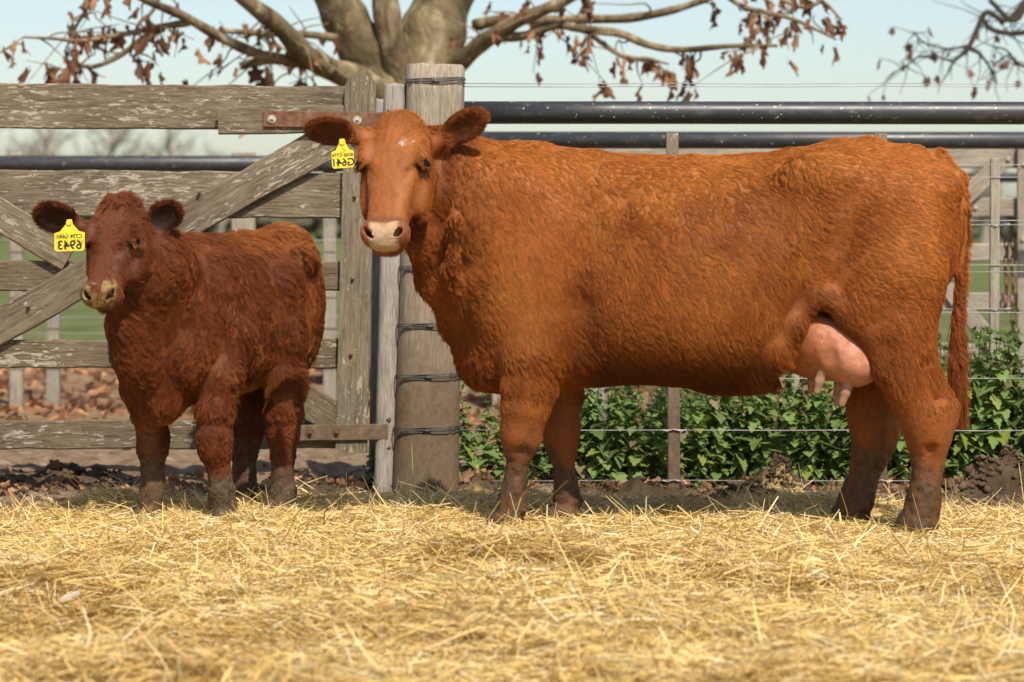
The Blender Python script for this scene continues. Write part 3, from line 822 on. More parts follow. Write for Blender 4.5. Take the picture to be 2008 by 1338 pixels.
    ra = hc.attributes.get("radius") or hc.attributes.new("radius", 'FLOAT', 'POINT')
    ra.data.foreach_set("value", np.tile(np.linspace(1, 0.4, npt) * 0.0007, ns).astype(np.float32))
    ca = hc.attributes.new("fur_color", 'FLOAT_COLOR', 'CURVE'); c4 = np.ones((ns, 4), np.float32)
    c4[:, :3] = np.array((0.19, 0.052, 0.014)) * (0.6 + 0.9 * r.random(ns))[:, None]; ca.data.foreach_set("color", c4.ravel())
    hc.materials.append(MAT_FUR); o = bpy.data.objects.new("tail_switch", hc); COL.objects.link(o); o.parent = root
    eye_parts(H, root)
    # udder with its teats
    lo, hi = A(1500, 820, 0.25), A(1760, 590, -0.27)
    lo, hi = np.minimum(lo, hi) - 0.03, np.maximum(lo, hi) + 0.03
    gu = SDF(lo, hi, 0.007)
    gu.ell(A(1632, 684, -0.13), (m(98), m(64), m(54)), ((0.84, 0, -0.54), (0, 1, 0), (0.54, 0, 0.84)), k=0.03)
    gu.ell(A(1590, 676, -0.04), (m(100), m(92), m(64)), ((0.93, 0, -0.36), (0, 1, 0), (0.36, 0, 0.93)), k=0.03)
    gu.ell(A(1676, 714, -0.12), (m(36), m(58), m(38)), k=0.04)
    gu.ell(A(1635, 655, -0.06), (m(66), m(50), m(48)), k=0.03)
    gu.chain([A(1622, 640, -0.262), A(1628, 700, -0.258), A(1636, 752, -0.235)], [0.016, 0.018, 0.018], k=0.03, sub=True)
    Vu, Qu = gu.mesh()
    def udder_col(V):
        fr_ = smooth01(A(1575, 0, -0.1)[0], A(1690, 0, -0.1)[0], V[:, 0] + 0.05 * (fbm(V * 12, 2, 19) - 0.5))
        c = np.array((0.32, 0.105, 0.032)) + (np.array((0.46, 0.195, 0.120)) - np.array((0.32, 0.105, 0.032))) * (fr_ * (0.7 + 0.5 * fbm(V * 22, 2, 9)))[:, None]
        spk = smooth01(0.66, 0.74, fbm(V * 75, 2, 29))
        return c * (1 - 0.18 * spk)[:, None]
    Vu = Vu + normals_of(Vu, Qu) * ((fbm(Vu * 22, 3, 39) - 0.5) * 0.007)[:, None]
    me = mesh_np("udder", Vu, Qu, smooth=True); col_attr(me, "skin", udder_col(Vu))
    ud = obj("udder", me, MAT_UDDER, root)
    Nu = normals_of(Vu, Qu)
    ud_d = smooth01(A(1690, 0, -0.1)[0], A(1570, 0, -0.1)[0], Vu[:, 0]) + 0.18
    ud_c = udder_col(Vu) * 0.9
    make_fur("udder_hair", Vu, Qu, Nu, ud_d, np.full(len(Vu), 0.013), np.tile(np.array((0.6, 0.0, -0.8)), (len(Vu), 1)), ud_c, np.full(len(Vu), 0.05), 24000, 6, MAT_FUR, ud, seed=21, lift=0.25, radius=0.0003, clump=0.4, npt=4)
    for (u0, v0, u1, v1, y, r0) in ((1612, 728, 1602, 768, -0.185, 10.5), (1664, 748, 1651, 792, -0.17, 11.5), (1594, 730, 1590, 766, -0.02, 10), (1646, 752, 1640, 792, -0.02, 10)):
        a, b = A(u0, v0, y), A(u1, v1, y)
        gt = SDF(np.minimum(a, b) - 0.05, np.maximum(a, b) + 0.05, 0.004)
        gt.chain([a + (a - b) * 0.25, a, a * 0.5 + b * 0.5, b], [m(r0 * 1.25), m(r0), m(r0 * 0.84), m(r0 * 0.62)], k=0.01)
        Vt, Qt = gt.mesh(); me = mesh_np("teat", Vt, Qt, smooth=True)
        col_attr(me, "skin", np.tile(np.array((0.33, 0.185, 0.115)), (len(Vt), 1)) * (0.8 + 0.4 * fbm(Vt * 60, 2, 3))[:, None])
        obj("teat", me, MAT_UDDER, ud)
    # ear tag
    ear_tag(root, fr.depth(671, 279, 10.125), fr.vec((0.97, -0.10, 0.06)), fr.vec((-0.05, 0.12, 1.0)), 0.080, 0.094,
            (("B326 C774", 0.0165, -0.052), ("G641", 0.038, -0.086)), fr.vec((-0.10, -1, 0.10)))
    return root
# ------------------------------------------------------------------ the calf
def build_calf():
    fr = Frame(470, 11.0, math.radians(55))
    A = fr.at
    root = empty("calf", (fr.X, fr.d, 0), fr.th)
    tag(root, "dark red-brown shaggy calf with dung-smeared nose standing before the wooden gate", "calf")
    k = 11.0 / F_PX
    m = lambda px: px * k
    g = SDF((-1.05, -0.42, -0.05), (0.62, 0.55, 1.36), 0.0080 * RES_MULT)
    xs = [-0.56, -0.52, -0.45, -0.34, -0.20, -0.05, 0.10, 0.20, 0.29, 0.36, 0.395, 0.41]
    top = [0.86, 0.95, 1.02, 1.06, 1.065, 1.065, 1.075, 1.095, 1.10, 1.07, 1.00, 0.93]
    bot = [0.62, 0.54, 0.46, 0.44, 0.455, 0.47, 0.51, 0.57, 0.63, 0.69, 0.75, 0.80]
    hw = [0.05, 0.10, 0.140, 0.165, 0.182, 0.192, 0.185, 0.165, 0.142, 0.115, 0.08, 0.045]
    top, bot = np.array(top), np.array(bot)
    g.loft((0, 0, 0), ((1, 0, 0), (0, 1, 0), (0, 0, 1)), xs, bot, top, hw, top * 0.45 + bot * 0.55, k=0.05)
    g.chain([(-0.30, 0, 1.03), (0.0, 0, 1.035), (0.25, 0, 1.065), (0.36, 0, 1.055)], [0.035] * 4, k=0.06)
    for s in (-1, 1):
        g.ell((0.20, s * 0.15, 0.99), (0.07, 0.05, 0.05), k=0.05)
        g.ell((-0.30, s * (0.128 if s < 0 else 0.085), 0.80), (0.12, 0.065, 0.21), k=0.05)
        g.ell((-0.42, s * (0.115 if s < 0 else 0.060), 0.66), (0.10, 0.070, 0.13), k=0.06)
        g.ell((0.24, s * 0.105, 0.78), (0.12, 0.068, 0.22), k=0.045)
        g.ell((0.08, s * 0.32, 0.93), (0.09, 0.06, 0.08), k=0.09, sub=True)
    # neck coming forward to the head
    hO = fr.depth(226, 402, 10.36)
    D = fr.depth
    g.chain([(-0.34, 0, 0.84), (-0.47, 0.0, 0.86), D(300, 520, 10.52), D(262, 478, 10.46)], [0.19, 0.165, 0.142, 0.115], k=0.07, ys=0.9)
    g.chain([D(252, 560, 10.46), D(262, 640, 10.52), D(278, 700, 10.56), (-0.45, 0, 0.50)], [0.085, 0.085, 0.088, 0.085], k=0.08, ys=0.85)
    g.ell((-0.455, 0, 0.47), (0.075, 0.075, 0.10), k=0.05)
    def leg(pts, kk=0.035):
        g.chain([A(u, v, y) for u, v, y, _ in pts], [m(r) for *_, r in pts], k=kk)
    # front legs: near then far
    leg([(440, 660, -0.10, 58), (428, 735, -0.135, 42), (422, 800, -0.14, 32), (420, 852, -0.14, 30), (422, 880, -0.14, 28), (430, 925, -0.14, 18), (434, 965, -0.14, 21), (437, 995, -0.14, 21), (438, 1018, -0.14, 27)])
    leg([(268, 690, 0.135, 48), (280, 755, 0.15, 38), (294, 810, 0.145, 30), (300, 855, 0.14, 27), (299, 880, 0.14, 25), (299, 922, 0.14, 18), (300, 960, 0.14, 21), (300, 985, 0.14, 21), (298, 1008, 0.14, 27)])
    # hind legs
    leg([(538, 560, -0.11, 56), (550, 660, -0.135, 46), (556, 740, -0.145, 37), (556, 805, -0.145, 32), (555, 845, -0.14, 29), (555, 888, -0.14, 21), (554, 930, -0.14, 18), (554, 962, -0.14, 21), (553, 985, -0.14, 21), (551, 1003, -0.14, 27)])
    leg([(500, 600, 0.13, 66), (500, 700, 0.15, 50), (492, 780, 0.145, 37), (485, 840, 0.14, 30), (480, 880, 0.14, 24), (478, 930, 0.14, 21), (476, 960, 0.14, 23), (474, 990, 0.14, 26)])
    g.chain([A(574, 640, -0.135), A(576, 740, -0.145), A(573, 815, -0.145)], [m(24), m(18), m(14)], k=0.04)
    for u, v, y in ((436, 1018, -0.14), (298, 1008, 0.14), (550, 1000, -0.14), (472, 990, 0.14)):
        c = A(u, v, y)
        for s in (-1, 1): g.ell(c + np.array((-0.014, s * 0.024, 0.006)), (0.055, 0.024, 0.032), k=0.008)
    # tail, mostly hidden behind the rump
    g.chain([(0.34, 0, 1.06), (0.425, 0.01, 0.98), (0.44, 0.02, 0.85), (0.435, 0.04, 0.6), (0.43, 0.05, 0.45)], [0.035, 0.026, 0.022, 0.02, 0.018], k=0.02)
    # head
    ax = head_axes(fr, 27, 17, 1)
    H = Head(hO, ax, 0.385, wide=1.2, deep=1.12)
    earL = (D(158, 446, 10.36), D(76, 414, 10.30), fr.vec((0.25, -0.80, -0.55)), 0.062)
    earR = (D(284, 446, 10.42), D(348, 410, 10.42), fr.vec((0.30, -0.92, -0.25)), 0.058)
    H.build(g, (earL, earR))
    g.ell(H.p(-0.03, 0.0, -0.05), (0.035, 0.06, 0.05), k=0.04)
    # dung caked on the nose
    r = np.random.default_rng(12)
    for i in range(34):
        a = r.uniform(-1, 1); t_ = r.uniform(0.80, 0.99)
        c = H.p(t_, a * 0.062, -0.012 - 0.055 * max(0, (t_ - 0.88) / 0.12) + r.uniform(-0.004, 0.004))
        if min(np.linalg.norm(c - H.p(0.930, s_ * 0.050, -0.022)) for s_ in (-1, 1)) < 0.02: continue
        g.ell(c, (r.uniform(0.006, 0.013), r.uniform(0.006, 0.013), r.uniform(0.006, 0.011)), k=0.006)
    V, Q = g.mesh(); N = normals_of(V, Q)
    t, s, n = H.coords(V)
    inhead = (t > -0.12) & (t < 1.12) & (np.abs(s) < 0.15) & (n > -0.17) & (n < 0.06)
    face = np.where(inhead, smooth01(-0.17, -0.10, n) * smooth01(-0.1, 0.02, t), 0)
    ear, inner, eardir = H.ear_coords(V)
    z = V[:, 2]; xh = V[:, 0]
    nf = fbm(V * 40, 2, 55)
    dung = np.where(inhead, smooth01(0.78, 0.86, t + 0.14 * (fbm(V * 45, 2, 8) - 0.5)) * smooth01(0.080, 0.060, np.abs(s) + 0.03 * (fbm(V * 50, 2, 18) - 0.5)) * smooth01(-0.088, -0.070, n), 0)
    dung = dung * smooth01(0.40, 0.50, fbm(V * 52, 2, 71))
    lip = np.where(inhead, smooth01(0.82, 0.92, t), 0) * (1 - dung)
    nostril = np.zeros(len(V))
    for sg in (-1, 1):
        nostril = np.maximum(nostril, smooth01(0.020, 0.012, np.linalg.norm(V - H.p(0.928, sg * 0.050, -0.026), axis=1)))
    base = np.array((0.150, 0.0400, 0.0115)); warm = np.array((0.270, 0.086, 0.020)); dark = np.array((0.075, 0.0200, 0.0078))
    C = base + (warm - base) * (smooth01(0.45, 0.75, fbm(V * 5, 3, 61)) * 0.5)[:, None]
    C = C + (dark - C) * (smooth01(0.52, 0.75, fbm(V * 8, 3, 67)) * 0.55)[:, None]
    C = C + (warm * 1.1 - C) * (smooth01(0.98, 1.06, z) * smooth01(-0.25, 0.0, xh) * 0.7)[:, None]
    goldC = np.array((0.34, 0.155, 0.04))
    belly = smooth01(0.56, 0.48, z) * smooth01(0.38, 0.42, z) * smooth01(-0.16, -0.10, xh) * smooth01(0.10, 0.05, xh) * smooth01(-0.10, -0.35, N[:, 2])
    chest = smooth01(0.44, 0.36, z) * smooth01(-0.36, -0.42, xh) * smooth01(0.16, 0.10, np.abs(V[:, 1]))
    C = C + (goldC - C) * np.clip(belly * 0.9 + chest * 0.7, 0, 1)[:, None]
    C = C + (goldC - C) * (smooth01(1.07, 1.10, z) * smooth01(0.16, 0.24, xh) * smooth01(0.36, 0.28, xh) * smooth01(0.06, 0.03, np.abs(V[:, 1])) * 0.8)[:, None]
    C = C + (dark - C) * (ear * 0.35)[:, None]
    C = C + (np.array((0.018, 0.009, 0.007)) - C) * (inner * 0.85)[:, None]
    C = C + (np.array((0.15, 0.046, 0.018)) - C) * (face * 0.5 * (1 - ear))[:, None]
    for c, er, E, U, T in H.eyes:
        C = C + (np.array((0.26, 0.10, 0.035)) - C) * (smooth01(0.05, 0.028, np.linalg.norm(V - c - U * -0.012, axis=1)) * 0.7)[:, None]
    mudn = fbm(V * np.array((16, 16, 9)), 3, 31)
    mud = smooth01(0.09, -0.06, z - 0.17 + (mudn - 0.5) * 0.34) * (0.75 + 0.25 * nf)
    mudC = np.array((0.110, 0.080, 0.046)) * (0.7 + 0.7 * nf)[:, None]
    C = C + (mudC - C) * mud[:, None]
    skin = C * 0.65
    skin = skin + (np.array((0.11, 0.045, 0.03)) - skin) * (lip * 0.7)[:, None]
    dc = np.array((0.235, 0.165, 0.052)) * (0.45 + 1.1 * fbm(V * 85, 2, 91))[:, None]
    skin = skin + (dc - skin) * dung[:, None]
    skin = skin + (np.array((0.03, 0.014, 0.012)) - skin) * (nostril * 0.9)[:, None]
    V = V + N * (mud * (fbm(V * 55, 2, 47) - 0.42) * 0.014)[:, None]
    for c, er, E, U, T in H.eyes:
        skin = skin + (np.array((0.016, 0.008, 0.006)) - skin) * (smooth01(0.032, 0.022, np.linalg.norm(V - c, axis=1)) * 0.95)[:, None]
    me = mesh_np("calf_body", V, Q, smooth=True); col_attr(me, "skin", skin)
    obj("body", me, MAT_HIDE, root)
    G = np.tile(np.array((0.45, 0.0, -0.9)), (len(V), 1))
    legm = smooth01(0.55, 0.42, z)[:, None]
    G = G * (1 - legm) + np.array((0.05, 0, -1.0)) * legm
    wh = H.p(0.42, 0.0, 0.0)
    G = G * (1 - face[:, None]) + (unit(V - wh) + H.F * 0.25) * face[:, None]
    G = np.where((ear > 0.1)[:, None], eardir, G)
    L = np.full(len(V), 0.048) - 0.020 * smooth01(0.50, 0.34, z) - 0.008 * smooth01(0.28, 0.15, z)
    L = L + 0.012 * smooth01(0.6, 0.45, z) * smooth01(0.36, 0.42, z)
    pollm = np.where(inhead, smooth01(0.16, 0.02, t), 0)
    L = L * (1 - 0.58 * face * (1 - pollm)); L = np.where(ear > 0.2, 0.026, L)
    curl = np.clip(0.30 + 0.3 * fbm(V * 6, 2, 73), 0, 1) * (1 - 0.7 * face * (1 - pollm)) * (1 - ear)
    dens = np.clip(1 - np.clip(dung * 1.5, 0, 1) - nostril, 0, 1) * (1 - 0.8 * lip * (t > 0.88))
    for c, er, E, U, T in H.eyes:
        dens = dens * smooth01(0.018, 0.028, np.linalg.norm(V - (c + E * 0.010), axis=1))
    dens = dens * np.where(face > 0.3, 2.6, 1.0) * np.where(ear > 0.2, 1.6, 1)
    make_fur("fur", V, Q, N, dens, L, G, C, curl, 520000, 24, MAT_FUR, root, seed=9, lift=0.20, radius=0.00040, clump=0.82, npt=6, lock_shade=0.17, loose=np.clip(face * 0.7 * (1 - pollm) + ear * 0.5, 0, 0.9))
    eye_parts(H, root)
    ear_tag(root, D(136, 437, 10.285), fr.vec((0.97, -0.06, 0.03)), fr.vec((-0.03, 0.10, 1.0)), 0.112, 0.104,
            (("C774 G641", 0.020, -0.057), ("6943", 0.046, -0.097)), fr.vec((-0.05, -1, 0.10)))
    return root
# ------------------------------------------------------------------ surroundings: materials
def wood_material(name, c_dark, c_mid, c_light, flakes=0.0, lichen=0.0, mud=None, axis='X'):
    m = NT(name)
    sc = (2.2, 34, 34) if axis == 'X' else (34, 34, 2.2)
    tc = m.new("ShaderNodeTexCoord"); oi = m.new("ShaderNodeObjectInfo")
    off = m.new("ShaderNodeVectorMath", operation='MULTIPLY_ADD')
    cmb = m.new("ShaderNodeCombineXYZ")
    for i in range(3): m.link(oi.outputs["Random"], cmb.inputs[i])
    off.inputs[1].default_value = (13.7, 7.3, 9.1)
    m.link(cmb.outputs[0], off.inputs[0]); m.link(tc.outputs["Object"], off.inputs[2])
    def mapped(s):
        mp = m.new("ShaderNodeMapping"); mp.inputs["Scale"].default_value = s; m.link(off.outputs[0], mp.inputs["Vector"]); return mp.outputs[0]
    grain = m.noise(mapped(sc), 3.0, 8, 0.68, 0.6)
    fine = m.noise(mapped(tuple(q * 2.6 for q in sc)), 4.0, 4, 0.6, 0.2)
    big = m.noise(mapped((1, 1, 1)), 2.6, 4, 0.6)
    c = m.ramp(grain, [(0.30, c_dark), (0.50, c_mid), (0.72, c_light)])
    c = m.mix(0.5, c, m.ramp(fine, [(0.34, 0.35), (0.55, 1.0), (0.75, 1.25)]), 'MULTIPLY')
    c = m.mix(0.7, c, m.ramp(big, [(0.3, (0.62, 0.60, 0.56)), (0.7, (1.2, 1.14, 1.05))]), 'MULTIPLY')
    h = m.math('ADD', m.math('MULTIPLY', grain, 0.7), m.math('MULTIPLY', fine, 0.6))
    if flakes > 0:
        fs = (9, 42, 42) if axis == 'X' else (42, 42, 12)
        fl = m.noise(mapped(fs), 1.6, 5, 0.62, 0.9)
        region = m.noise(mapped((1.4, 2.6, 2.6)), 1.7, 3, 0.5)
        f = m.ramp(m.math('ADD', fl, m.math('MULTIPLY', region, 0.35)), [(0.79 - flakes, 0.0), (0.815 - flakes, 1.0)])
        fcol = m.ramp(m.noise(mapped((20, 40, 40)), 3, 3), [(0.3, (0.26, 0.22, 0.165)), (0.7, (0.46, 0.40, 0.32))])
        c = m.mix(f, c, fcol)
        h = m.math('ADD', h, m.math('MULTIPLY', f, 0.35))
    if lichen > 0:
        l = m.ramp(m.noise(mapped((3, 5, 5)), 2.2, 6, 0.65), [(0.70 - lichen, 0.0), (0.78 - lichen, 0.85)])
        c = m.mix(l, c, (0.26, 0.22, 0.06))
    if mud is not None:
        z0, z1, col = mud
        sep = m.new("ShaderNodeSeparateXYZ"); m.link(tc.outputs["Object"], sep.inputs[0])
        zz = m.math('ADD', sep.outputs["Z"], m.math('MULTIPLY', m.noise(mapped((6, 6, 6)), 2.0, 5, 0.6), (z1 - z0) * 0.9))
        mr = m.new("ShaderNodeMapRange"); mr.inputs[1].default_value = z0 + (z1 - z0) * 0.5; mr.inputs[2].default_value = z1 + (z1 - z0) * 0.5
        mr.inputs[3].default_value = 1.0; mr.inputs[4].default_value = 0.0
        m.link(zz, mr.inputs[0])
        mc = m.ramp(m.noise(mapped((9, 9, 9)), 5, 6, 0.7), [(0.3, tuple(q * 0.7 for q in col)), (0.7, tuple(q * 1.25 for q in col))])
        c = m.mix(mr.outputs[0], c, mc)
    m.out(color=c, rough=0.85, spec=0.15)
    m.bump(h, 0.9, 0.006)
    return m.mat

W_GATE = wood_material("weathered_board", (0.085, 0.062, 0.040), (0.200, 0.160, 0.112), (0.300, 0.250, 0.185), flakes=0.035, lichen=0.03)
W_GATE_MUD = wood_material("weathered_board_muddy", (0.080, 0.058, 0.036), (0.175, 0.135, 0.090), (0.250, 0.200, 0.140), flakes=0.02, lichen=0.02)
W_STILE = wood_material("weathered_stile", (0.10, 0.080, 0.052), (0.215, 0.180, 0.128), (0.320, 0.275, 0.205), flakes=0.03, lichen=0.0, axis='Z')
W_POST = wood_material("grey_post", (0.20, 0.165, 0.125), (0.36, 0.31, 0.245), (0.50, 0.44, 0.36), axis='Z', mud=(0.30, 1.05, (0.165, 0.115, 0.072)))
W_GREY = wood_material("silver_post", (0.20, 0.18, 0.155), (0.36, 0.335, 0.30), (0.48, 0.455, 0.41), axis='Z')
W_DROP = wood_material("dropper_wood", (0.15, 0.12, 0.085), (0.28, 0.235, 0.175), (0.38, 0.335, 0.255), axis='Z', flakes=0.05, mud=(0.25, 0.75, (0.155, 0.110, 0.072)))
W_BACK = wood_material("pale_board", (0.20, 0.175, 0.135), (0.36, 0.325, 0.265), (0.46, 0.42, 0.35), flakes=0.0)
W_BACKZ = wood_material("pale_post", (0.20, 0.175, 0.135), (0.36, 0.325, 0.265), (0.46, 0.42, 0.35), axis='Z')

_m = NT("rusty_iron"); _v = _m.coords()
MAT_RUST = _m.out(_m.ramp(_m.noise(_v, 26, 6, 0.7), [(0.30, (0.055, 0.028, 0.018)), (0.48, (0.150, 0.066, 0.032)), (0.60, (0.19, 0.10, 0.06)), (0.75, (0.20, 0.17, 0.15))]), 0.75, 0.3)
_m.bump(_m.noise(_v, 120, 4), 0.4, 0.002)
_m = NT("muddy_iron"); _v = _m.coords()
MAT_MUDIRON = _m.out(_m.ramp(_m.noise(_v, 22, 6, 0.7), [(0.30, (0.085, 0.055, 0.036)), (0.52, (0.150, 0.105, 0.070)), (0.7, (0.195, 0.150, 0.105))]), 0.9, 0.15)
_m = NT("zinc_bolt"); MAT_BOLT = _m.out(_m.ramp(_m.noise(_m.coords(), 90, 3), [(0.3, (0.30, 0.27, 0.22)), (0.7, (0.62, 0.58, 0.50))]), 0.45, 0.5, 0.4)
_m = NT("fence_wire"); MAT_WIRE = _m.out(_m.ramp(_m.noise(_m.coords(), 8, 3), [(0.3, (0.22, 0.215, 0.205)), (0.7, (0.38, 0.375, 0.36))]), 0.5, 0.4, 0.4)
_m = NT("dark_wire"); MAT_TIE = _m.out((0.10, 0.095, 0.09), 0.5, 0.5, 0.5)
_m = NT("black_pipe"); _v = _m.coords((1, 1, 1)); _v2 = _m.coords((3.0, 9, 9))
_d = _m.ramp(_m.noise(_v2, 3.0, 7, 0.72), [(0.52, 0.0), (0.68, 0.7)])
_s = _m.ramp(_m.noise(_m.coords((26, 34, 34)), 2.6, 2, 0.5), [(0.70, 0.0), (0.72, 1.0)])
_c = _m.mix(_d, (0.030, 0.031, 0.034), (0.105, 0.088, 0.066))
_c = _m.mix(_s, _c, (0.55, 0.52, 0.46))
MAT_PIPE = _m.out(_c, _m.ramp(_m.noise(_v, 6, 4), [(0.3, 0.32), (0.7, 0.5)]), 0.5)

# ------------------------------------------------------------------ ground
SAND = [(0, 10.95), (130, 11.2), (250, 11.45), (600, 11.55), (900, 11.62), (1200, 11.5), (1400, 11.35), (1600, 11.5), (1700, 11.25), (1880, 11.0), (2008, 10.95)]
EDGE_X = np.array([(p - CX) * d / F_PX for p, d in SAND]); EDGE_Y = np.array([d for _, d in SAND])
def straw_edge(x): return np.interp(x, EDGE_X, EDGE_Y)

MOUNDS = [(1475, 11.55, 0.10, 0.13, 0.10), (1535, 11.58, 0.075, 0.10, 0.09), (1965, 11.45, 0.12, 0.22, 0.14), (1885, 11.35, 0.07, 0.14, 0.10), (2080, 11.5, 0.13, 0.25, 0.18),
          (120, 12.4, 0.05, 0.22, 0.16), (620, 11.75, 0.06, 0.14, 0.10), (1240, 11.75, 0.06, 0.30, 0.10), (960, 11.8, 0.04, 0.12, 0.1)]
HOOVES = [(-0.011, 10.36), (0.204, 10.66), (1.447, 10.12), (1.242, 10.47), (-1.09, 10.67), (-1.381, 10.82), (-0.901, 11.0), (-1.077, 11.24)]
def trampled(x, y, r=0.16):
    t = np.zeros_like(x)
    for hx, hy in HOOVES: t = np.maximum(t, np.exp(-(((x - hx) / r) ** 2 + ((y - hy + 0.04) / (r * 1.1)) ** 2) ** 1.5))
    return t
def ground_h(x, y):
    p = np.stack([x, y, np.zeros_like(x)], -1).reshape(-1, 3)
    near = smooth01(26, 16, y)
    n1 = fbm(p * 1.1, 3, 201).reshape(x.shape) - 0.5
    n2 = fbm(p * 6.0, 3, 211).reshape(x.shape) - 0.5
    n3 = fbm(p * 19.0, 2, 221).reshape(x.shape) - 0.5
    dirt = smooth01(-0.25, 0.25, y - straw_edge(x))
    h = n1 * 0.05 * near * (1 - trampled(x, y, 0.30)) + dirt * near * (n2 * 0.085 + n3 * 0.045 - 0.01)
    for px, d, hh, rx, ry in MOUNDS:
        cx = (px - CX) * d / F_PX
        h = h + hh * np.exp(-((x - cx) / rx) ** 2 - ((y - d) / ry) ** 2) * (1 + 0.9 * n2 + 0.9 * n3)
    return h

def axis_pts(dense, far_lo, far_hi):
    lo, hi, step = dense
    a = list(np.arange(lo, hi + 1e-6, step))
    s, q = step, a[-1]
    while q < far_hi: s *= 1.16; q += s; a.append(q)
    s, q = step, a[0]; b = []
    while q > far_lo: s *= 1.22; q -= s; b.append(q)
    return np.array(b[::-1] + a)

gx = axis_pts((-3.4, 3.4, 0.035), -2500, 2500)
gy = axis_pts((10.2, 13.2, 0.035), -60, 3500)
GX, GY = np.meshgrid(gx, gy, indexing='ij')
GZ = ground_h(GX, GY)
nx_, ny_ = GX.shape
ii = np.arange(nx_ * ny_).reshape(nx_, ny_)
gq = np.stack([ii[:-1, :-1], ii[1:, :-1], ii[1:, 1:], ii[:-1, 1:]], -1).reshape(-1, 4)
me = mesh_np("ground", np.stack([GX, GY, GZ], -1).reshape(-1, 3), gq, smooth=True)
# what covers the ground, per vertex: 0 straw chaff, 1 bare soil, 2 leaf litter, 3 grass
pts = np.stack([GX, GY, GZ * 0], -1).reshape(-1, 3)
wob = (fbm(pts * 0.35, 3, 301) - 0.5)
soil = smooth01(-0.1, 0.1, pts[:, 1] - straw_edge(pts[:, 0]) + 0.3 * (fbm(pts * 7, 2, 311) - 0.5))
litter = smooth01(14.5, 17.0, pts[:, 1] + 3 * wob)
grass = smooth01(22.5, 25.5, pts[:, 1] + 7 * wob)
mnd = sum(np.exp(-((pts[:, 0] - (px - CX) * d / F_PX) / (rx * 1.25)) ** 2 - ((pts[:, 1] - d) / (ry * 1.4)) ** 2) for px, d, hh, rx, ry in MOUNDS)
grass = np.maximum(grass, smooth01(0.66, 0.72, fbm(pts * 0.9, 3, 331)) * smooth01(15.5, 18, pts[:, 1]) * 0.9)
col_attr(me, "cover", np.stack([soil, litter, grass], -1)); col_attr(me, "moist", np.repeat(np.clip(mnd * 1.3, 0, 1)[:, None], 3, 1))
m = NT("ground_cover")
sep = m.new("ShaderNodeSeparateColor"); m.link(m.attr("cover"), sep.inputs[0])
v = m.coords()
chaff = m.ramp(m.noise(v, 55, 5, 0.7, 1.5), [(0.3, (0.40, 0.26, 0.09)), (0.55, (0.64, 0.46, 0.18)), (0.75, (0.78, 0.60, 0.29))])
dirtn = m.noise(v, 9, 9, 0.68, 0.4)
dirt = m.ramp(dirtn, [(0.28, (0.080, 0.050, 0.030)), (0.46, (0.200, 0.132, 0.080)), (0.64, (0.31, 0.225, 0.145)), (0.82, (0.40, 0.31, 0.21))])
lit = m.ramp(m.noise(v, 7, 6, 0.75, 0.8), [(0.32, (0.11, 0.068, 0.040)), (0.5, (0.27, 0.165, 0.090)), (0.7, (0.40, 0.27, 0.15))])
grs = m.ramp(m.noise(m.coords((1, 0.35, 1)), 1.6, 8, 0.7), [(0.30, (0.075, 0.085, 0.028)), (0.5, (0.110, 0.135, 0.042)), (0.68, (0.19, 0.165, 0.075))])
dirt = m.mix(m.attr("moist"), dirt, m.ramp(dirtn, [(0.3, (0.040, 0.025, 0.015)), (0.55, (0.090, 0.059, 0.036)), (0.8, (0.16, 0.115, 0.075))])); c = m.mix(sep.outputs[0], chaff, dirt); c = m.mix(sep.outputs[1], c, lit); c = m.mix(sep.outputs[2], c, grs)
m.out(color=c, rough=0.95, spec=0.1)
m.bump(m.math('ADD', dirtn, m.math('MULTIPLY', m.noise(v, 60, 4, 0.7), 0.35)), 1.0, 0.03)
ground = obj("ground", me, m.mat); tag(ground, kind="structure")

# ------------------------------------------------------------------ straw bed
def straw_top(x, y):
    p = np.stack([x, y, np.zeros_like(x)], -1)
    near_ = 0.25 + 0.15 * smooth01(10.6, 10.2, y) + 1.0 * smooth01(9.8, 9.0, y)
    pile = smooth01(0.42, 0.72, fbm(p * 2.1, 3, 401)) * 0.045 * near_ + (fbm(p * 6.0, 2, 411)) * 0.032 * near_
    fade = smooth01(0.05, 0.55, straw_edge(x) - y)
    hump = 0.045 * np.exp(-((x - (1610 - CX) * 11.1 / F_PX) / 0.20) ** 2 - ((y - 11.05) / 0.16) ** 2) + 0.06 * np.exp(-((x - (215 - CX) * 10.95 / F_PX) / 0.16) ** 2 - ((y - 11.0) / 0.13) ** 2)
    return ((0.008 + pile) * (0.25 + 0.75 * fade) + hump) * (1 - 0.85 * trampled(x, y, 0.14))

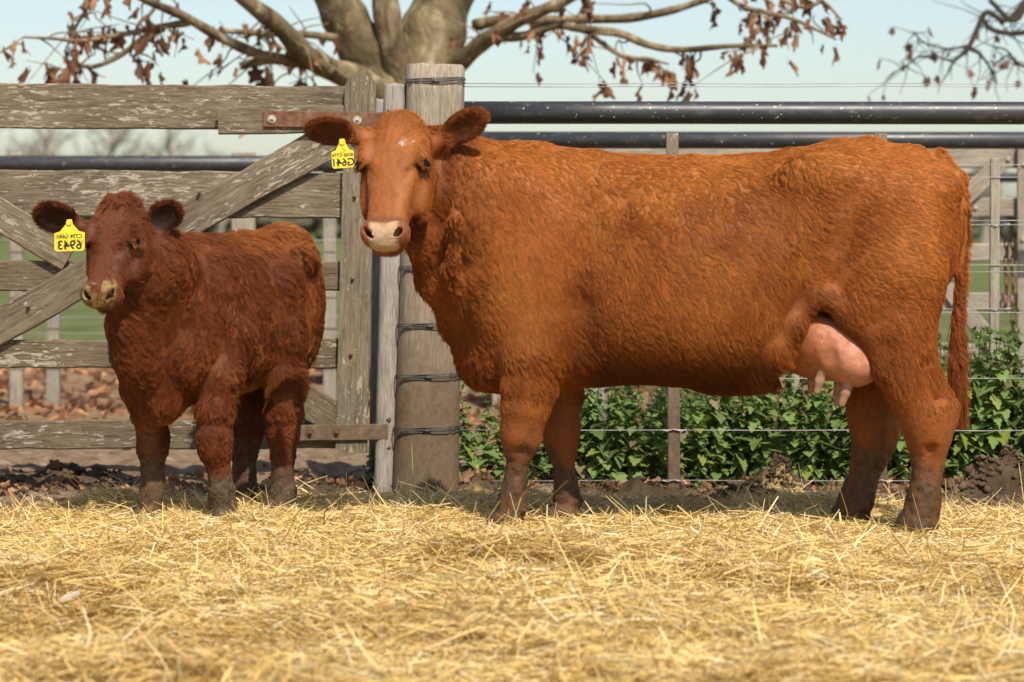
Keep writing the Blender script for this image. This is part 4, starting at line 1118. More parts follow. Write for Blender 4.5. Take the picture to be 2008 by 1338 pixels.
def build_straw():
    r = np.random.default_rng(33)
    n = 330000
    x = np.where(r.random(n) < 0.86, r.uniform(-2.35, 2.35, n), r.uniform(-3.6, 3.6, n))
    y = 6.0 + (r.random(n) ** 0.92) * 6.0
    e = straw_edge(x) + r.normal(0, 0.06, n) - 0.05
    tr_ = trampled(x, y, 0.07)
    keep = (y < e) & (np.abs(x) < 0.24 * y + 0.9) & (r.random(n) > 0.9 * tr_)
    x, y = x[keep], y[keep]
    n = len(x)
    ztop = ground_h(x, y) + straw_top(x, y)
    up = r.random(n)
    ln = np.clip(r.gamma(2.8, 0.031, n), 0.02, 0.28)
    wd = r.uniform(0.0010, 0.0026, n) * np.where(r.random(n) < 0.05, 1.7, 1)
    fld = vnoise(np.stack([x * 2.2, y * 2.2, x * 0], -1), 421) * 6.28
    az = np.where(r.random(n) < 0.5, fld + r.normal(0, 0.9, n), r.uniform(0, 6.28, n))
    el = r.normal(0, 0.22, n)
    wild = r.random(n) < 0.05 + 0.10 * smooth01(0.5, 0.05, e[keep] - y)
    el = np.where(wild, np.abs(r.normal(0.45, 0.35, n)), el)
    cz = ztop - 0.030 * (1 - up) ** 1.2 + np.where(wild, ln * 0.35 * np.sin(np.abs(el)), 0) + 0.004
    d = np.stack([np.cos(az) * np.cos(el), np.sin(az) * np.cos(el), np.sin(el)], -1)
    side = np.stack([-np.sin(az), np.cos(az), np.zeros(n)], -1)
    upv = np.cross(d, side)
    roll = r.uniform(-1.2, 1.2, n)
    wv = side * np.cos(roll)[:, None] + upv * np.sin(roll)[:, None]
    bend = r.normal(0, 0.11, n)[:, None] * ln[:, None]
    kink = np.where(r.random(n) < 0.12, r.normal(0, 0.25, n), 0)[:, None] * ln[:, None]
    c0 = np.stack([x, y, cz], -1)
    ps = []
    for q in (-0.5, -0.08, 0.5):
        off = (0.25 - q * q) * 4
        ps.append(c0 + d * (ln * q)[:, None] + side * (bend * off) + side * kink * (q > 0) * 0.6 + np.array((0, 0, 1.0)) * (np.abs(bend) * off * 0.5))
    V = np.zeros((n, 6, 3))
    for i, (p, w) in enumerate(zip(ps, (0.8, 1.0, 0.65))):
        V[:, 2 * i] = p - wv * (wd * w)[:, None]; V[:, 2 * i + 1] = p + wv * (wd * w)[:, None]
    b = (np.arange(n) * 6)[:, None]
    f = np.concatenate([b + np.array((0, 1, 3, 2)), b + np.array((2, 3, 5, 4))], 0)
    me = mesh_np("straw", V.reshape(-1, 3), f)
    pal = np.array([(0.82, 0.61, 0.235), (0.88, 0.70, 0.35), (0.72, 0.50, 0.165), (0.92, 0.82, 0.54), (0.50, 0.31, 0.105), (0.85, 0.64, 0.20)])
    ci = r.choice(6, n, p=[0.32, 0.22, 0.20, 0.09, 0.09, 0.08])
    patch = smooth01(0.50, 0.72, fbm(np.stack([x * 1.5, y * 1.5, x * 0], -1), 3, 431))
    cc = pal[ci] * r.uniform(0.72, 1.08, n)[:, None]
    cc = cc * (1 - patch[:, None] * np.array((0.20, 0.27, 0.38)))
    deep = (1 - up)[:, None]
    col_attr(me, "straw_color", np.repeat(np.clip(cc, 0, 0.95), 6, axis=0))
    m = NT("straw_stalk")
    m.out(color=m.attr("straw_color"), rough=0.5, spec=0.35)
    tr = m.new("ShaderNodeBsdfTranslucent"); m.link(m.attr("straw_color"), tr.inputs["Color"])
    mx = m.new("ShaderNodeMixShader"); mx.inputs[0].default_value = 0.30
    m.link(m.bsdf.outputs[0], mx.inputs[1]); m.link(tr.outputs[0], mx.inputs[2]); m.link(mx.outputs[0], m.n["Material Output"].inputs["Surface"])
    o = obj("straw", me, m.mat)
    tag(o, "loose golden straw bedding spread thickly over the ground", "straw", kind="stuff")
build_straw()
tag(MB().prism([(-0.028, -0.004), (0.03, -0.007), (0.032, 0.005), (-0.026, 0.009)], -0.0009, 0.0009).build("litter_scrap", NT("white_scrap").out((0.85, 0.84, 0.80), 0.6)),
    "small white scrap lying on the golden straw", "scrap")
_o = bpy.data.objects["litter_scrap"]; _p = at(137, 1208, 8.02); _o.location = (_p[0], _p[1], float(ground_h(np.array([_p[0]]), np.array([_p[1]]))[0] + straw_top(np.array([_p[0]]), np.array([_p[1]]))[0]) + 0.022); _o.rotation_euler = (0.5, -0.45, 0.1)

def clods():
    """crumbs of soil lying over the bare dirt"""
    r = np.random.default_rng(44)
    n = 5200
    x = r.uniform(-3.2, 3.2, n); y = straw_edge(x) + np.abs(r.normal(0, 0.75, n)) - 0.05
    for px, d, hh, rx, ry in MOUNDS[:6]:
        k = 420
        x = np.concatenate([x, (px - CX) * d / F_PX + r.normal(0, rx * 0.7, k)]); y = np.concatenate([y, d + r.normal(0, ry * 0.6, k)])
    n = len(x); z = ground_h(x, y)
    s = np.clip(r.gamma(1.5, 0.0050, n), 0.003, 0.03)
    oct_ = np.array([(1, 0, 0), (-1, 0, 0), (0, 1, 0), (0, -1, 0), (0, 0, 0.8), (0, 0, -0.8)])
    V = oct_[None] * s[:, None, None] * r.uniform(0.55, 1.25, (n, 6, 1)) + r.normal(0, 0.15, (n, 6, 3)) * s[:, None, None] + np.stack([x, y, z + s * 0.2], -1)[:, None]
    fc = np.array([(0, 2, 4), (2, 1, 4), (1, 3, 4), (3, 0, 4), (2, 0, 5), (1, 2, 5), (3, 1, 5), (0, 3, 5)])
    me = mesh_np("soil_crumbs", V.reshape(-1, 3), (np.arange(n) * 6)[:, None, None].repeat(8, 1).reshape(n, 8, 1).repeat(3, 2).reshape(-1, 3) + np.tile(fc, (n, 1)))
    m = NT("soil_crumb"); v = m.coords()
    m.out(m.ramp(m.noise(v, 4, 5, 0.7), [(0.3, (0.048, 0.030, 0.018)), (0.55, (0.105, 0.070, 0.043)), (0.75, (0.19, 0.138, 0.090))]), 0.95, 0.1)
    tag(obj("soil_crumbs", me, m.mat), "crumbs and clods of brown soil along the fence line", "soil", kind="stuff")
clods()

# ------------------------------------------------------------------ boards, gate, posts
def wood_plank(name, a, b, width, thick, mat, parent, bevel=0.006, jag=0.004, seed=0):
    """a plank whose centre line runs a..b (world or parent space, facing -y); slightly uneven edges"""
    a, b = Vector(a), Vector(b)
    L = (b - a).length
    r = random.Random(seed * 77 + int(L * 1000))
    n = max(4, int(L / 0.12))
    bm = bmesh.new()
    rows = []
    for i in range(n + 1):
        x = -L / 2 + L * i / n
        w1, w0 = width / 2 + r.uniform(-jag, jag), width / 2 + r.uniform(-jag, jag)
        t = thick / 2
        bv = bevel
        sec = [(-t + bv, w1), (t - bv, w1), (t, w1 - bv), (t, -w0 + bv), (t - bv, -w0), (-t + bv, -w0), (-t, -w0 + bv), (-t, w1 - bv)]
        rows.append([bm.verts.new((x, y, z)) for y, z in sec])
    for p, q in zip(rows, rows[1:]):
        for k in range(8): bm.faces.new((p[k], q[k], q[(k + 1) % 8], p[(k + 1) % 8]))
    bm.faces.new(rows[0]); bm.faces.new(rows[-1][::-1])
    bmesh.ops.recalc_face_normals(bm, faces=bm.faces)
    me = bpy.data.meshes.new(name); bm.to_mesh(me); bm.free()
    o = obj(name, me, mat, parent)
    d = (b - a).normalized()
    z = Vector((0, -1, 0)).cross(d) * -1
    y = z.cross(d)
    if z.z < 0: z, y = -z, -y
    M = Matrix((d, y, z)).transposed().to_4x4(); M.translation = (a + b) / 2
    o.matrix_local = M
    return o

GD = 11.80                                             # distance of the near gate and fence line
def build_gate():
    root = empty("wooden_gate", at(-620, HY + CAM_H * F_PX / GD, GD))
    tag(root, "weathered five-board wooden gate with diagonal braces and rusty strap hinges", "gate")
    O = Vector(root.location)
    P = lambda px, py, off=0.0: Vector(at(px, py, GD)) - O + Vector((0, off, 0))
    s = GD / F_PX
    rows = [(207, 214, 88), (377, 385, 90), (541, 541, 58), (694, 694, 57), (852, 851, 58)]
    for i, (v0, v1, w) in enumerate(rows):
        sl = (v1 - v0) / 680.0
        wood_plank("board", P(-640, v0 - sl * 640), P(690, v1), w * s, 0.030, W_GATE if i < 2 else W_GATE_MUD, root, seed=i + 1)
    # X braces: one whole in front, the other in two pieces behind it
    wood_plank("brace", P(-345, 834, -0.031), P(690, 253, -0.031), 69 * s, 0.028, W_GATE, root, seed=11)
    wood_plank("brace", P(-520, 118, -0.0315), P(140, 502, -0.0315), 64 * s, 0.026, W_GATE, root, seed=12)
    wood_plank("brace", P(190, 530, -0.0315), P(672, 830, -0.0315), 64 * s, 0.026, W_GATE_MUD, root, seed=13)
    wood_plank("overlay_board", P(431, 238, -0.059), P(676, 234, -0.059), 54 * s, 0.026, W_GATE, root, seed=14)
    # round-topped stile
    for px0, px1 in ((709, 690), (-600, -600)):
        w = 61 * s
        top, bot = P(px0, 146, -0.034), P(px1, 886, -0.034)
        ol = [(-w / 2, 0.0), (w / 2, 0.0)]
        hh = (top - bot).z
        ol += [(w / 2, hh - w * 0.46)] + [(w / 2 * math.cos(a), hh - w * 0.46 + w * 0.46 * math.sin(a)) for a in np.linspace(0.15, math.pi - 0.15, 13)] + [(-w / 2, hh - w * 0.46)]
        mb = MB(); mb.prism(ol, -0.019, 0.019)
        o = mb.build("stile", W_STILE, root)
        o.location = bot
        o.rotation_euler = (0, math.atan2((top - bot).x, hh), 0)
    # strap hinges with bolts
    for (u0, u1, v0, v1, off) in ((520, 795, 235, 238, -0.080), (590, 762, 847, 845, -0.062)):
        a, b = P(u0, v0, off), P(u1, v1, off)
        st = wood_plank("strap_hinge", a, b, 31 * s, 0.007, MAT_RUST if v0 < 400 else MAT_MUDIRON, root, bevel=0.002, jag=0.0008, seed=21)
        L = (b - a).length
        for q in ((0.06, 0.665) if v0 < 400 else (0.12, 0.42)):
            mb = MB(); mb.cyl((0, 0.0035, 0), (0, 0.0065, 0), 0.018, 0.018, 18); mb.cyl((0, 0.0065, 0), (0, 0.014, 0), 0.010, 0.009, 6); mb.sphere((0, 0.014, 0), 0.006, 8, 6)
            bo = mb.build("bolt", MAT_BOLT if v0 < 400 else MAT_RUST, st); bo.location = (-L / 2 + L * q, 0, 0)
            if st.matrix_local.col[1].y > 0: bo.rotation_euler = (0, 0, math.pi)
    for u, v in ((697, 386), (693, 546), (690, 694), (393, 378), (60, 600)):
        mb = MB(); mb.cyl((0, 0, 0), (0, -0.010, 0), 0.009, 0.007, 10); mb.sphere((0, -0.010, 0), 0.0072, 8, 6)
        bo = mb.build("bolt", MAT_RUST, root); bo.location = P(u, v, -0.052)
build_gate()

def round_post(name, base, top, r0, r1, mat, label, cat="post", group=None, sq=2.6, n=28, lean=True):
    """tapering post with rounded-square section; uneven weathered outline"""
    base, top = Vector(base), Vector(top)
    root = empty(name, base); tag(root, label, cat, group)
    H = (top - base).length
    bm = bmesh.new(); rings = []
    zs = [-0.25] + list(np.linspace(0, 1, 15)) + [1.0]
    rs = random.Random(int(r0 * 10000))
    lob = [rs.uniform(-0.035, 0.035) for _ in range(5)]
    for i, q in enumerate(zs):
        r = r0 + (r1 - r0) * min(max(q, 0), 1)
        if i == len(zs) - 1: r *= 0.93
        ring = []
        for k in range(n):
            a = 2 * math.pi * k / n
            rr = r / ((abs(math.cos(a)) ** sq + abs(math.sin(a)) ** sq) ** (1 / sq))
            rr *= 1 + sum(l * math.cos((j + 1) * a + j + q * (j - 2)) for j, l in enumerate(lob)) * 0.6
            zz = q * H + (0.012 if i == len(zs) - 1 else 0) + (rs.uniform(-0.004, 0.004) if i >= len(zs) - 2 else 0)
            ring.append(bm.verts.new((rr * math.cos(a), rr * math.sin(a), zz)))
        rings.append(ring)
    for p, q in zip(rings, rings[1:]):
        for k in range(n):
            f = bm.faces.new((p[k], p[(k + 1) % n], q[(k + 1) % n], q[k])); f.smooth = True
    bm.faces.new(rings[-1])
    me = bpy.data.meshes.new("timber"); bm.to_mesh(me); bm.free()
    o = obj("timber", me, mat, root)
    o.rotation_euler = (top - base).to_track_quat('Z', 'Y').to_euler()
    return root

s_ = GD / F_PX
big = round_post("strainer_post", (*at(834, 450, GD)[:2], 0.0), at(855, 133, GD), 65 * s_, 56 * s_, W_POST, "thick grey strainer post with brown muddy lower half and wire wraps", sq=4.2)
def wire_wrap(post, v, base_r, ux):
    """two or three turns of wire round the post with a twisted knot in front"""
    P = Vector(at(ux, v, GD)) - post.location
    mb = MB()
    for j, dz in enumerate((-0.004, 0.0035, 0.008)):
        pts = []
        for k in range(33):
            a = 2 * math.pi * k / 32
            rr = base_r / ((abs(math.cos(a)) ** 4.2 + abs(math.sin(a)) ** 4.2) ** (1 / 4.2)) * 1.03
            pts.append((P.x + rr * math.cos(a), P.y + rr * math.sin(a), P.z + dz + 0.006 * math.sin(a + j)))
        mb.tube(pts, 0.0021, 5, cap=False)
    mb.cyl((P.x - 0.012, P.y - base_r * 1.05, P.z - 0.002), (P.x + 0.02, P.y - base_r * 1.04, P.z - 0.003), 0.0055, 0.004, 8)
    mb.build("wire_wrap", MAT_TIE, post, smooth=True)
for v in (161, 525, 637, 736, 839):
    q = (v - 133) / (975.0 - 133)
    wire_wrap(big, v, (56 + 9 * q) * s_, 855 - 21 * q)
# gudgeon pins of the hinges
for v in (213, 819, 868):
    mb = MB(); a = Vector(at(760, v + 8, GD - 0.06)) - big.location; b = Vector(at(800 if v < 400 else 778, v, GD - 0.02)) - big.location
    mb.tube([a, a + (b - a) * 0.35 + Vector((0, 0, 0.016 if v != 868 else -0.016)), b], [0.012, 0.014, 0.012], 10)
    mb.build("hinge_pin", MAT_RUST, big, smooth=True)
round_post("grey_gatepost", (*at(754, 450, 11.78)[:2], 0.0), at(774, 171, 11.78), 20 * 11.78 / F_PX, 22 * 11.78 / F_PX, W_GREY, "slim silver-grey post standing close behind the thick strainer post", sq=4.0, n=20)
round_post("split_gatepost", (*at(734, 450, 12.15)[:2], 0.0), at(746, 200, 12.15), 11 * 12.55 / F_PX, 11 * 12.55 / F_PX, W_GREY, "narrow pale batten beside the silver-grey post behind the gate", sq=5.0, n=16)

# ------------------------------------------------------------------ the near wire fence
def strand(name, pts, r, mat, parent, n=6):
    mb = MB(); mb.tube(pts, r, n); return mb.build(name, mat, parent, smooth=True)

def build_fence():
    base = Vector((*at(905, 450, GD)[:2], 0.0))
    root = empty("wire_fence", base)
    tag(root, "near wire fence with thick black pipe rail running right from the strainer post", "fence")
    P = lambda px, py, off=0.0: Vector(at(px, py, GD)) - base + Vector((0, off, 0))
    r = random.Random(4)
    for v, rad in ((163.5, 0.0016), (169, 0.0016), (322, 0.0016), (432, 0.0018), (532, 0.0018), (612, 0.0017), (741, 0.0019), (843, 0.0020), (942, 0.0016)):
        pts = []
        for k, px in enumerate((890, 1100, 1322, 1530, 1727, 1930, 2130, 2400)):
            pts.append(P(px, v + r.uniform(-0.8, 0.8) + (1.5 if k % 2 else 0), -0.012 if v > 200 else 0.03))
        strand("wire", pts, rad, MAT_WIRE, root)
    mb = MB(); mb.tube([P(895, 220, 0.06), P(1200, 220, 0.06), P(1600, 220.5, 0.06), P(2009, 221, 0.06), P(2500, 221, 0.06)], 22.5 * s_, 28)
    mb.build("pipe_rail", MAT_PIPE, root, smooth=True)
    for px, top, w in ((1322, 261, 24), (1727, 262, 24), (2132, 262, 24)):
        mb = MB(); h = P(px, top).z
        mb.box((0, 0, h / 2 - 0.1), (w * s_, 0.026, h + 0.2), bevel=0.003)
        d = mb.build("dropper", W_DROP, root); d.location = (P(px, top).x, 0.006, 0); d.rotation_euler = (0, math.radians(r.uniform(-0.5, 0.6)), 0)
        for v in (322, 432, 532, 612, 741, 843, 942):
            z = P(px, v).z
            mb = MB(); mb.tube([(-0.05, -0.019, z + 0.001), (-0.03, -0.021, z - 0.004), (0, -0.0215, z + 0.003), (0.03, -0.021, z - 0.004), (0.05, -0.019, z + 0.001)], 0.0016, 5)
            mb.build("wire_tie", MAT_WIRE, d)
build_fence()

def build_second_fence():
    D = 12.95
    base = Vector((*at(900, 450, D)[:2], 0.0))
    root = empty("wire_fence", base)
    tag(root, "thin wire fence with one short slender stake behind the nettles", "fence")
    P = lambda px, py, off=0.0: Vector(at(px, py, D)) - base + Vector((0, off, 0))
    for v in (348, 441, 520, 606, 690):
        strand("wire", [P(960, v + 1), P(1400, v + 2), P(1949, v), P(2400, v + 1)], 0.0019, MAT_WIRE, root)
    for px, top in ((1949, 310), (1180, 318)):
        h = P(px, top).z
        mb = MB(); mb.box((0, 0, h / 2 - 0.1), (18.5 * D / F_PX, 0.03, h + 0.2), bevel=0.005, seg=2)
        d = mb.build("stake", W_BACKZ, root); d.location = (P(px, top).x, 0.02, 0); d.rotation_euler = (0, 0.006, 0)
        for v in (441, 606):
            z = P(px, v).z; mb = MB(); mb.tube([(-0.055, 0, z), (0, -0.022, z - 0.006), (0.07, 0, z + 0.003)], 0.0026, 5); mb.build("wire_tie", MAT_WIRE, d)
build_second_fence()

# ------------------------------------------------------------------ behind: second gate, chain, far fence with pipe rails
def build_back_gate():
    D = 15.6; s = D / F_PX
    base = Vector((*at(1150, 450, D)[:2], 0.0))
    root = empty("wooden_gate", base)
    tag(root, "pale blurred wooden gate beyond the nettles with white bolt heads", "gate")
    P = lambda px, py, off=0.0: Vector(at(px, py, D)) - base + Vector((0, off, 0))
    for i, (v, w) in enumerate(((311, 38), (407, 38), (495, 36), (592, 34), (690, 34))):
        wood_plank("board", P(1130, v), P(2030, v), w * s, 0.03, W_BACK, root, seed=31 + i)
    wood_plank("brace", P(1560, 690, -0.03), P(1960, 322, -0.03), 34 * s, 0.026, W_BACK, root, seed=41)
    wood_plank("brace", P(1840, 540, -0.031), P(1990, 735, -0.031), 34 * s, 0.026, W_BACK, root, seed=42)
    wood_plank("brace", P(1180, 322, -0.031), P(1560, 690, -0.031), 34 * s, 0.026, W_BACK, root, seed=43)
    for px in (2006, 1560, 1160):
        h = P(px, 284).z
        mb = MB(); mb.box((0, -0.045 if px != 1560 else -0.058, h / 2 + 0.06), (28 * s, 0.032, h - 0.12), bevel=0.003)
        o = mb.build("stile", W_BACKZ, root); o.location = (P(px, 284).x, 0, 0)
    for u, v in ((1976, 312), (1912, 407), (2002, 469), (2004, 322)):
        mb = MB(); mb.cyl((0, 0, 0), (0, -0.012, 0), 0.013, 0.011, 12); o = mb.build("bolt", MAT_BOLT, root); o.location = P(u, v, -0.062 if u > 1990 else -0.015)
    # rusty chain hanging beside the stile
    cr = empty("chain", at(1986, 470, D - 0.12)); tag(cr, "rusty chain hanging beside the pale gate stile", "chain")
    lk = None
    def link_mesh():
        mb = MB(); pts = [(0.012 * math.cos(a), 0, 0.022 * math.sin(a) + (0.010 if math.sin(a) > 0 else -0.010)) for a in np.linspace(0, 2 * math.pi, 17)]
        mb.tube(pts, 0.0052, 6, cap=False); return mb
    for col_, (dx, n) in enumerate(((0.0, 11), (-0.035, 8))):
        for i in range(n):
            if lk is None: o = link_mesh().build("link", MAT_RUST, cr, smooth=True); lk = o
            else: o = lk.copy(); COL.objects.link(o); o.parent = cr
            o.location = (dx + 0.004 * math.sin(i * 1.7), 0.002 * (i % 3), -0.05 * i - 0.02)
            o.rotation_euler = (0, 0, (i % 2) * 1.57 + 0.3)
build_back_gate()

def pipe_line(name, label, px0, px1, v, D, rad_px, posts, wires, root_px):
    base = Vector((*at(root_px, 450, D)[:2], 0.0))
    root = empty(name, base); tag(root, label, "fence")
    P = lambda px, py, off=0.0: Vector(at(px, py, D)) - base + Vector((0, off, 0))
    mb = MB(); mb.tube([P(px0, v), P((px0 + px1) / 2, v + 0.5), P(px1, v + 1)], rad_px * D / F_PX, 22)
    mb.build("pipe_rail", MAT_PIPE, root, smooth=True)
    for px, top, w in posts:
        h = P(px, top).z
        mb = MB(); mb.box((0, 0.09, h / 2 - 0.1), (w * D / F_PX, 0.07, h + 0.2), bevel=0.006)
        o = mb.build("post", W_BACKZ, root); o.location = (P(px, top).x, 0, 0)
    for v2 in wires:
        strand("wire", [P(px0, v2), P((px0 + px1) / 2, v2 + 2), P(px1, v2)], 0.003, MAT_WIRE, root)
pipe_line("pipe_fence", "black pipe rail fence on the far side of the lane above the cow's back", 700, 2700, 275, 15.05, 17, ((880, 262, 40), (2420, 262, 40)), (), 900)
pipe_line("pipe_fence", "far fence with black pipe rail and pale posts seen through the near gate", -700, 1300, 321, 17.4, 16, ((28, 300, 26), (100, 330, 26), (475, 298, 46), (645, 330, 26), (-300, 300, 30), (985, 300, 40)), (470, 516, 560, 621, 652, 700), 30)
pipe_line("pipe_fence", "distant dark pipe rail behind the pale gate", 1400, 2900, 348, 21.0, 9.5, ((1885, 335, 18), (2300, 335, 18)), (), 1500)
# ------------------------------------------------------------------ nettles behind the near fence
def leaf_material(name, attr, trans=0.3, rough=0.5):
    m = NT(name)
    c = m.attr(attr)
    m.out(color=c, rough=rough, spec=0.35)
    tr = m.new("ShaderNodeBsdfTranslucent"); m.link(c, tr.inputs["Color"])
    mx = m.new("ShaderNodeMixShader"); mx.inputs[0].default_value = trans
    m.link(m.bsdf.outputs[0], mx.inputs[1]); m.link(tr.outputs[0], mx.inputs[2]); m.link(mx.outputs[0], m.n["Material Output"].inputs["Surface"])
    return m.mat
MAT_NETTLE = leaf_material("nettle_leaf", "leaf_color", 0.45, 0.58)
_m = NT("nettle_stem"); MAT_NSTEM = _m.out((0.085, 0.085, 0.035), 0.6)

def leaf_shape():
    """toothed heart-shaped leaf, length 1 along x, folded along the midrib, tip drooping"""
    xs = np.array([0.0, 0.10, 0.22, 0.36, 0.50, 0.64, 0.78, 0.90, 1.0])
    w = np.array([0.06, 0.27, 0.34, 0.33, 0.285, 0.22, 0.15, 0.08, 0.0])
    mid = np.stack([xs, 0 * xs, -0.25 * xs ** 2], -1)
    V, Fc = [], []
    for q in mid: V.append(q)
    for s in (-1, 1):
        b = len(V)
        for i, (x, ww) in enumerate(zip(xs, w)):
            t = 1.12 if i % 2 else 0.86
            V.append((x + 0.05 * (i % 2), s * ww * t, -0.25 * x * x + 0.16 * ww * t))
        for i in range(len(xs) - 1):
            f = (i, i + 1, b + i + 1, b + i)
            Fc.append(f if s < 0 else f[::-1])
    return np.array(V), np.array(Fc)
LV, LF = leaf_shape()

def rotm(az, pitch, roll):
    ca, sa, cp, sp, cr, sr = math.cos(az), math.sin(az), math.cos(pitch), math.sin(pitch), math.cos(roll), math.sin(roll)
    Rz = np.array([[ca, -sa, 0], [sa, ca, 0], [0, 0, 1]]); Ry = np.array([[cp, 0, -sp], [0, 1, 0], [sp, 0, cp]]); Rx = np.array([[1, 0, 0], [0, cr, -sr], [0, sr, cr]])
    return Rz @ Ry @ Rx

def nettle_meshes(seed, H=0.55, dry=0.04):
    r = random.Random(seed)
    Vs, Fs, Cs = [], [], []
    n = 0
    mb = MB()
    spine = [(0, 0, -0.03)]
    lx = ly = 0
    nodes = 15
    for i in range(nodes):
        q = (i + 1) / nodes
        lx += r.uniform(-0.010, 0.010); ly += r.uniform(-0.010, 0.010)
        spine.append((lx, ly, H * q))
    mb.tube(spine, list(np.linspace(0.0042, 0.0016, len(spine))), 6)
    az = r.uniform(0, 6.28)
    def add(p, size, a, pitch, col):
        nonlocal n
        M = rotm(a, pitch, r.uniform(-0.35, 0.35))
        V = (LV * size) @ M.T + np.array(p)
        Vs.append(V); Fs.append(LF + n); n += len(V)
        Cs.append(np.tile(col, (len(V), 1)))
    for i in range(1, nodes + 1):
        q = i / nodes
        az += math.pi / 2 + r.uniform(-0.25, 0.25)
        size = (0.044 + 0.034 * math.sin(math.pi * min(1, q * 0.95 + 0.1))) * r.uniform(0.85, 1.15) * (1.0 if q < 0.85 else 0.7)
        g = np.array((0.165, 0.250, 0.072)) * r.uniform(0.6, 1.35) + np.array((0.045, 0.05, 0.0)) * q * r.random()
        for k in (0, 1):
            c = g.copy()
            if r.random() < dry: c = np.array((0.24, 0.20, 0.10)) * r.uniform(0.7, 1.2)
            elif r.random() < 0.10: c = np.array((0.26, 0.32, 0.06))
            add(spine[i], size * r.uniform(0.7, 1.25), az + k * math.pi, r.uniform(-0.85, 0.15) if q < 0.9 else r.uniform(0.0, 0.8), c)
            # little axillary leaves
            for j in range(3):
                add(np.array(spine[i]) + np.array((r.uniform(-1, 1), r.uniform(-1, 1), r.uniform(-0.3, 1))) * 0.014, size * r.uniform(0.35, 0.62), az + k * math.pi + r.uniform(-1.1, 1.1), r.uniform(-0.6, 0.7), c * r.uniform(0.85, 1.35))
    for j in range(6):
        add(spine[-1], 0.028 * r.uniform(0.7, 1.2), r.uniform(0, 6.28), r.uniform(0.5, 1.2), np.array((0.20, 0.29, 0.075)))
    me = mesh_np("nettle_foliage", np.concatenate(Vs), np.concatenate(Fs))
    col_attr(me, "leaf_color", np.concatenate(Cs)); me.materials.append(MAT_NETTLE)
    bmesh.ops.recalc_face_normals(mb.bm, faces=mb.bm.faces)
    sm = bpy.data.meshes.new("nettle_stem"); mb.bm.to_mesh(sm); mb.bm.free(); sm.materials.append(MAT_NSTEM)
    return sm, me

NETTLES = [nettle_meshes(100 + i, 0.55, 0.03 if i < 6 else 0.22) for i in range(8)]
def plant_nettle(px, D, h, label, group):
    r = random.Random(int(px * 13 + D * 1000))
    x, y, _ = at(px, 450, D)
    z = float(ground_h(np.array([x]), np.array([y]))[0])
    e = empty("nettle_plant", (x, y, z), r.uniform(0, 6.28)); tag(e, label, "nettle", group)
    k = h / 0.55
    e.scale = (0.75 + 0.3 * k, 0.75 + 0.3 * k, k)
    e.rotation_euler = (r.uniform(-0.10, 0.10), r.uniform(-0.10, 0.10), e.rotation_euler[2])
    sm, fm = NETTLES[r.choice((0, 1, 2, 3, 4, 5, 0, 1, 2, 3, 6, 7))]
    obj("stem", sm, None, e); f = obj("foliage", fm, None, e); f["kind"] = "stuff"
r = random.Random(77)
for row, (D, n) in enumerate(((12.02, 46), (12.22, 50), (12.45, 46), (12.7, 36))):
    for i in range(n):
        px = 1080 + (2170 - 1080) * (i + r.uniform(0.1, 0.9)) / n
        vtop = np.interp(px, [1080, 1200, 1330, 1500, 1650, 1780, 1860, 1960, 2170], [745, 735, 738, 715, 700, 695, 665, 660, 670]) + r.choice((r.uniform(-22, 12), r.uniform(-5, 60))) - row * 4
        h = CAM_H - (vtop - HY) * D / F_PX
        if h > 0.12: plant_nettle(px, D + r.uniform(-0.08, 0.08), h, "leafy green nettle in the dense bank behind the wire fence", "nettles behind the wire fence")
for i, (px, D, vt) in enumerate(((925, 12.0, 742), (945, 11.98, 765), (962, 12.1, 790), (985, 12.05, 800), (1010, 12.1, 810), (915, 12.2, 790), (1045, 12.15, 790), (1060, 12.3, 780))):
    plant_nettle(px, D, CAM_H - (vt - HY) * D / F_PX, "dark nettle growing between the strainer post and the cow's forelegs", "nettles beside the strainer post")
for px, D, vt in ((742, 11.95, 845), (730, 12.02, 880), (752, 12.05, 868)):
    plant_nettle(px, D, CAM_H - (vt - HY) * D / F_PX, "low nettle at the foot of the gate stile", "nettles at the gate's foot")
plant_nettle(1955, 12.15, CAM_H - (612 - HY) * 12.15 / F_PX, "tallest nettle rising above the bank next to the slender stake", None)
plant_nettle(1905, 12.1, CAM_H - (655 - HY) * 12.1 / F_PX, "tall nettle with a narrow top between the cow's tail and the slender stake", None)

# ------------------------------------------------------------------ plane tree leaves, fallen and hanging
MAT_DEAD = leaf_material("dead_leaf", "leaf_color", 0.25, 0.6)
def lobed_leaf(seed):
    """dry five-lobed leaf, curled; about 1 wide, hanging from its stalk at the origin along -z"""
    r = random.Random(seed)
    n = 20
    out = []
    for k in range(n):
        a = -math.pi / 2 + 2 * math.pi * k / n
        lob = 0.62 + 0.38 * (0.5 + 0.5 * math.cos(2.5 * (a + math.pi / 2) * 2)) + r.uniform(-0.08, 0.08)
        out.append((0.46 * lob * math.cos(a), -0.52 + 0.5 * lob * math.sin(a)))
    V = [(0, 0, -0.5)] + [(x, 0, z) for x, z in out]
    V = np.array(V)
    cx, cz = r.uniform(0.6, 1.6), r.uniform(-0.8, 0.8)
    V[:, 1] = cx * V[:, 0] ** 2 + cz * (V[:, 2] + 0.5) ** 2 + np.array([r.uniform(-0.05, 0.05) for _ in V])
    V[:, 0] *= r.uniform(0.45, 0.9)
    st = len(V)
    V = np.vstack([V, [(-0.012, 0, 0.02), (0.012, 0, 0.02), (0.012, 0, -0.45), (-0.012, 0, -0.45)]])
    F = [(0, 1 + k, 1 + (k + 1) % n) for k in range(n)] + [(st, st + 1, st + 2), (st, st + 2, st + 3)]
    return V, np.array(F)
DEAD = []
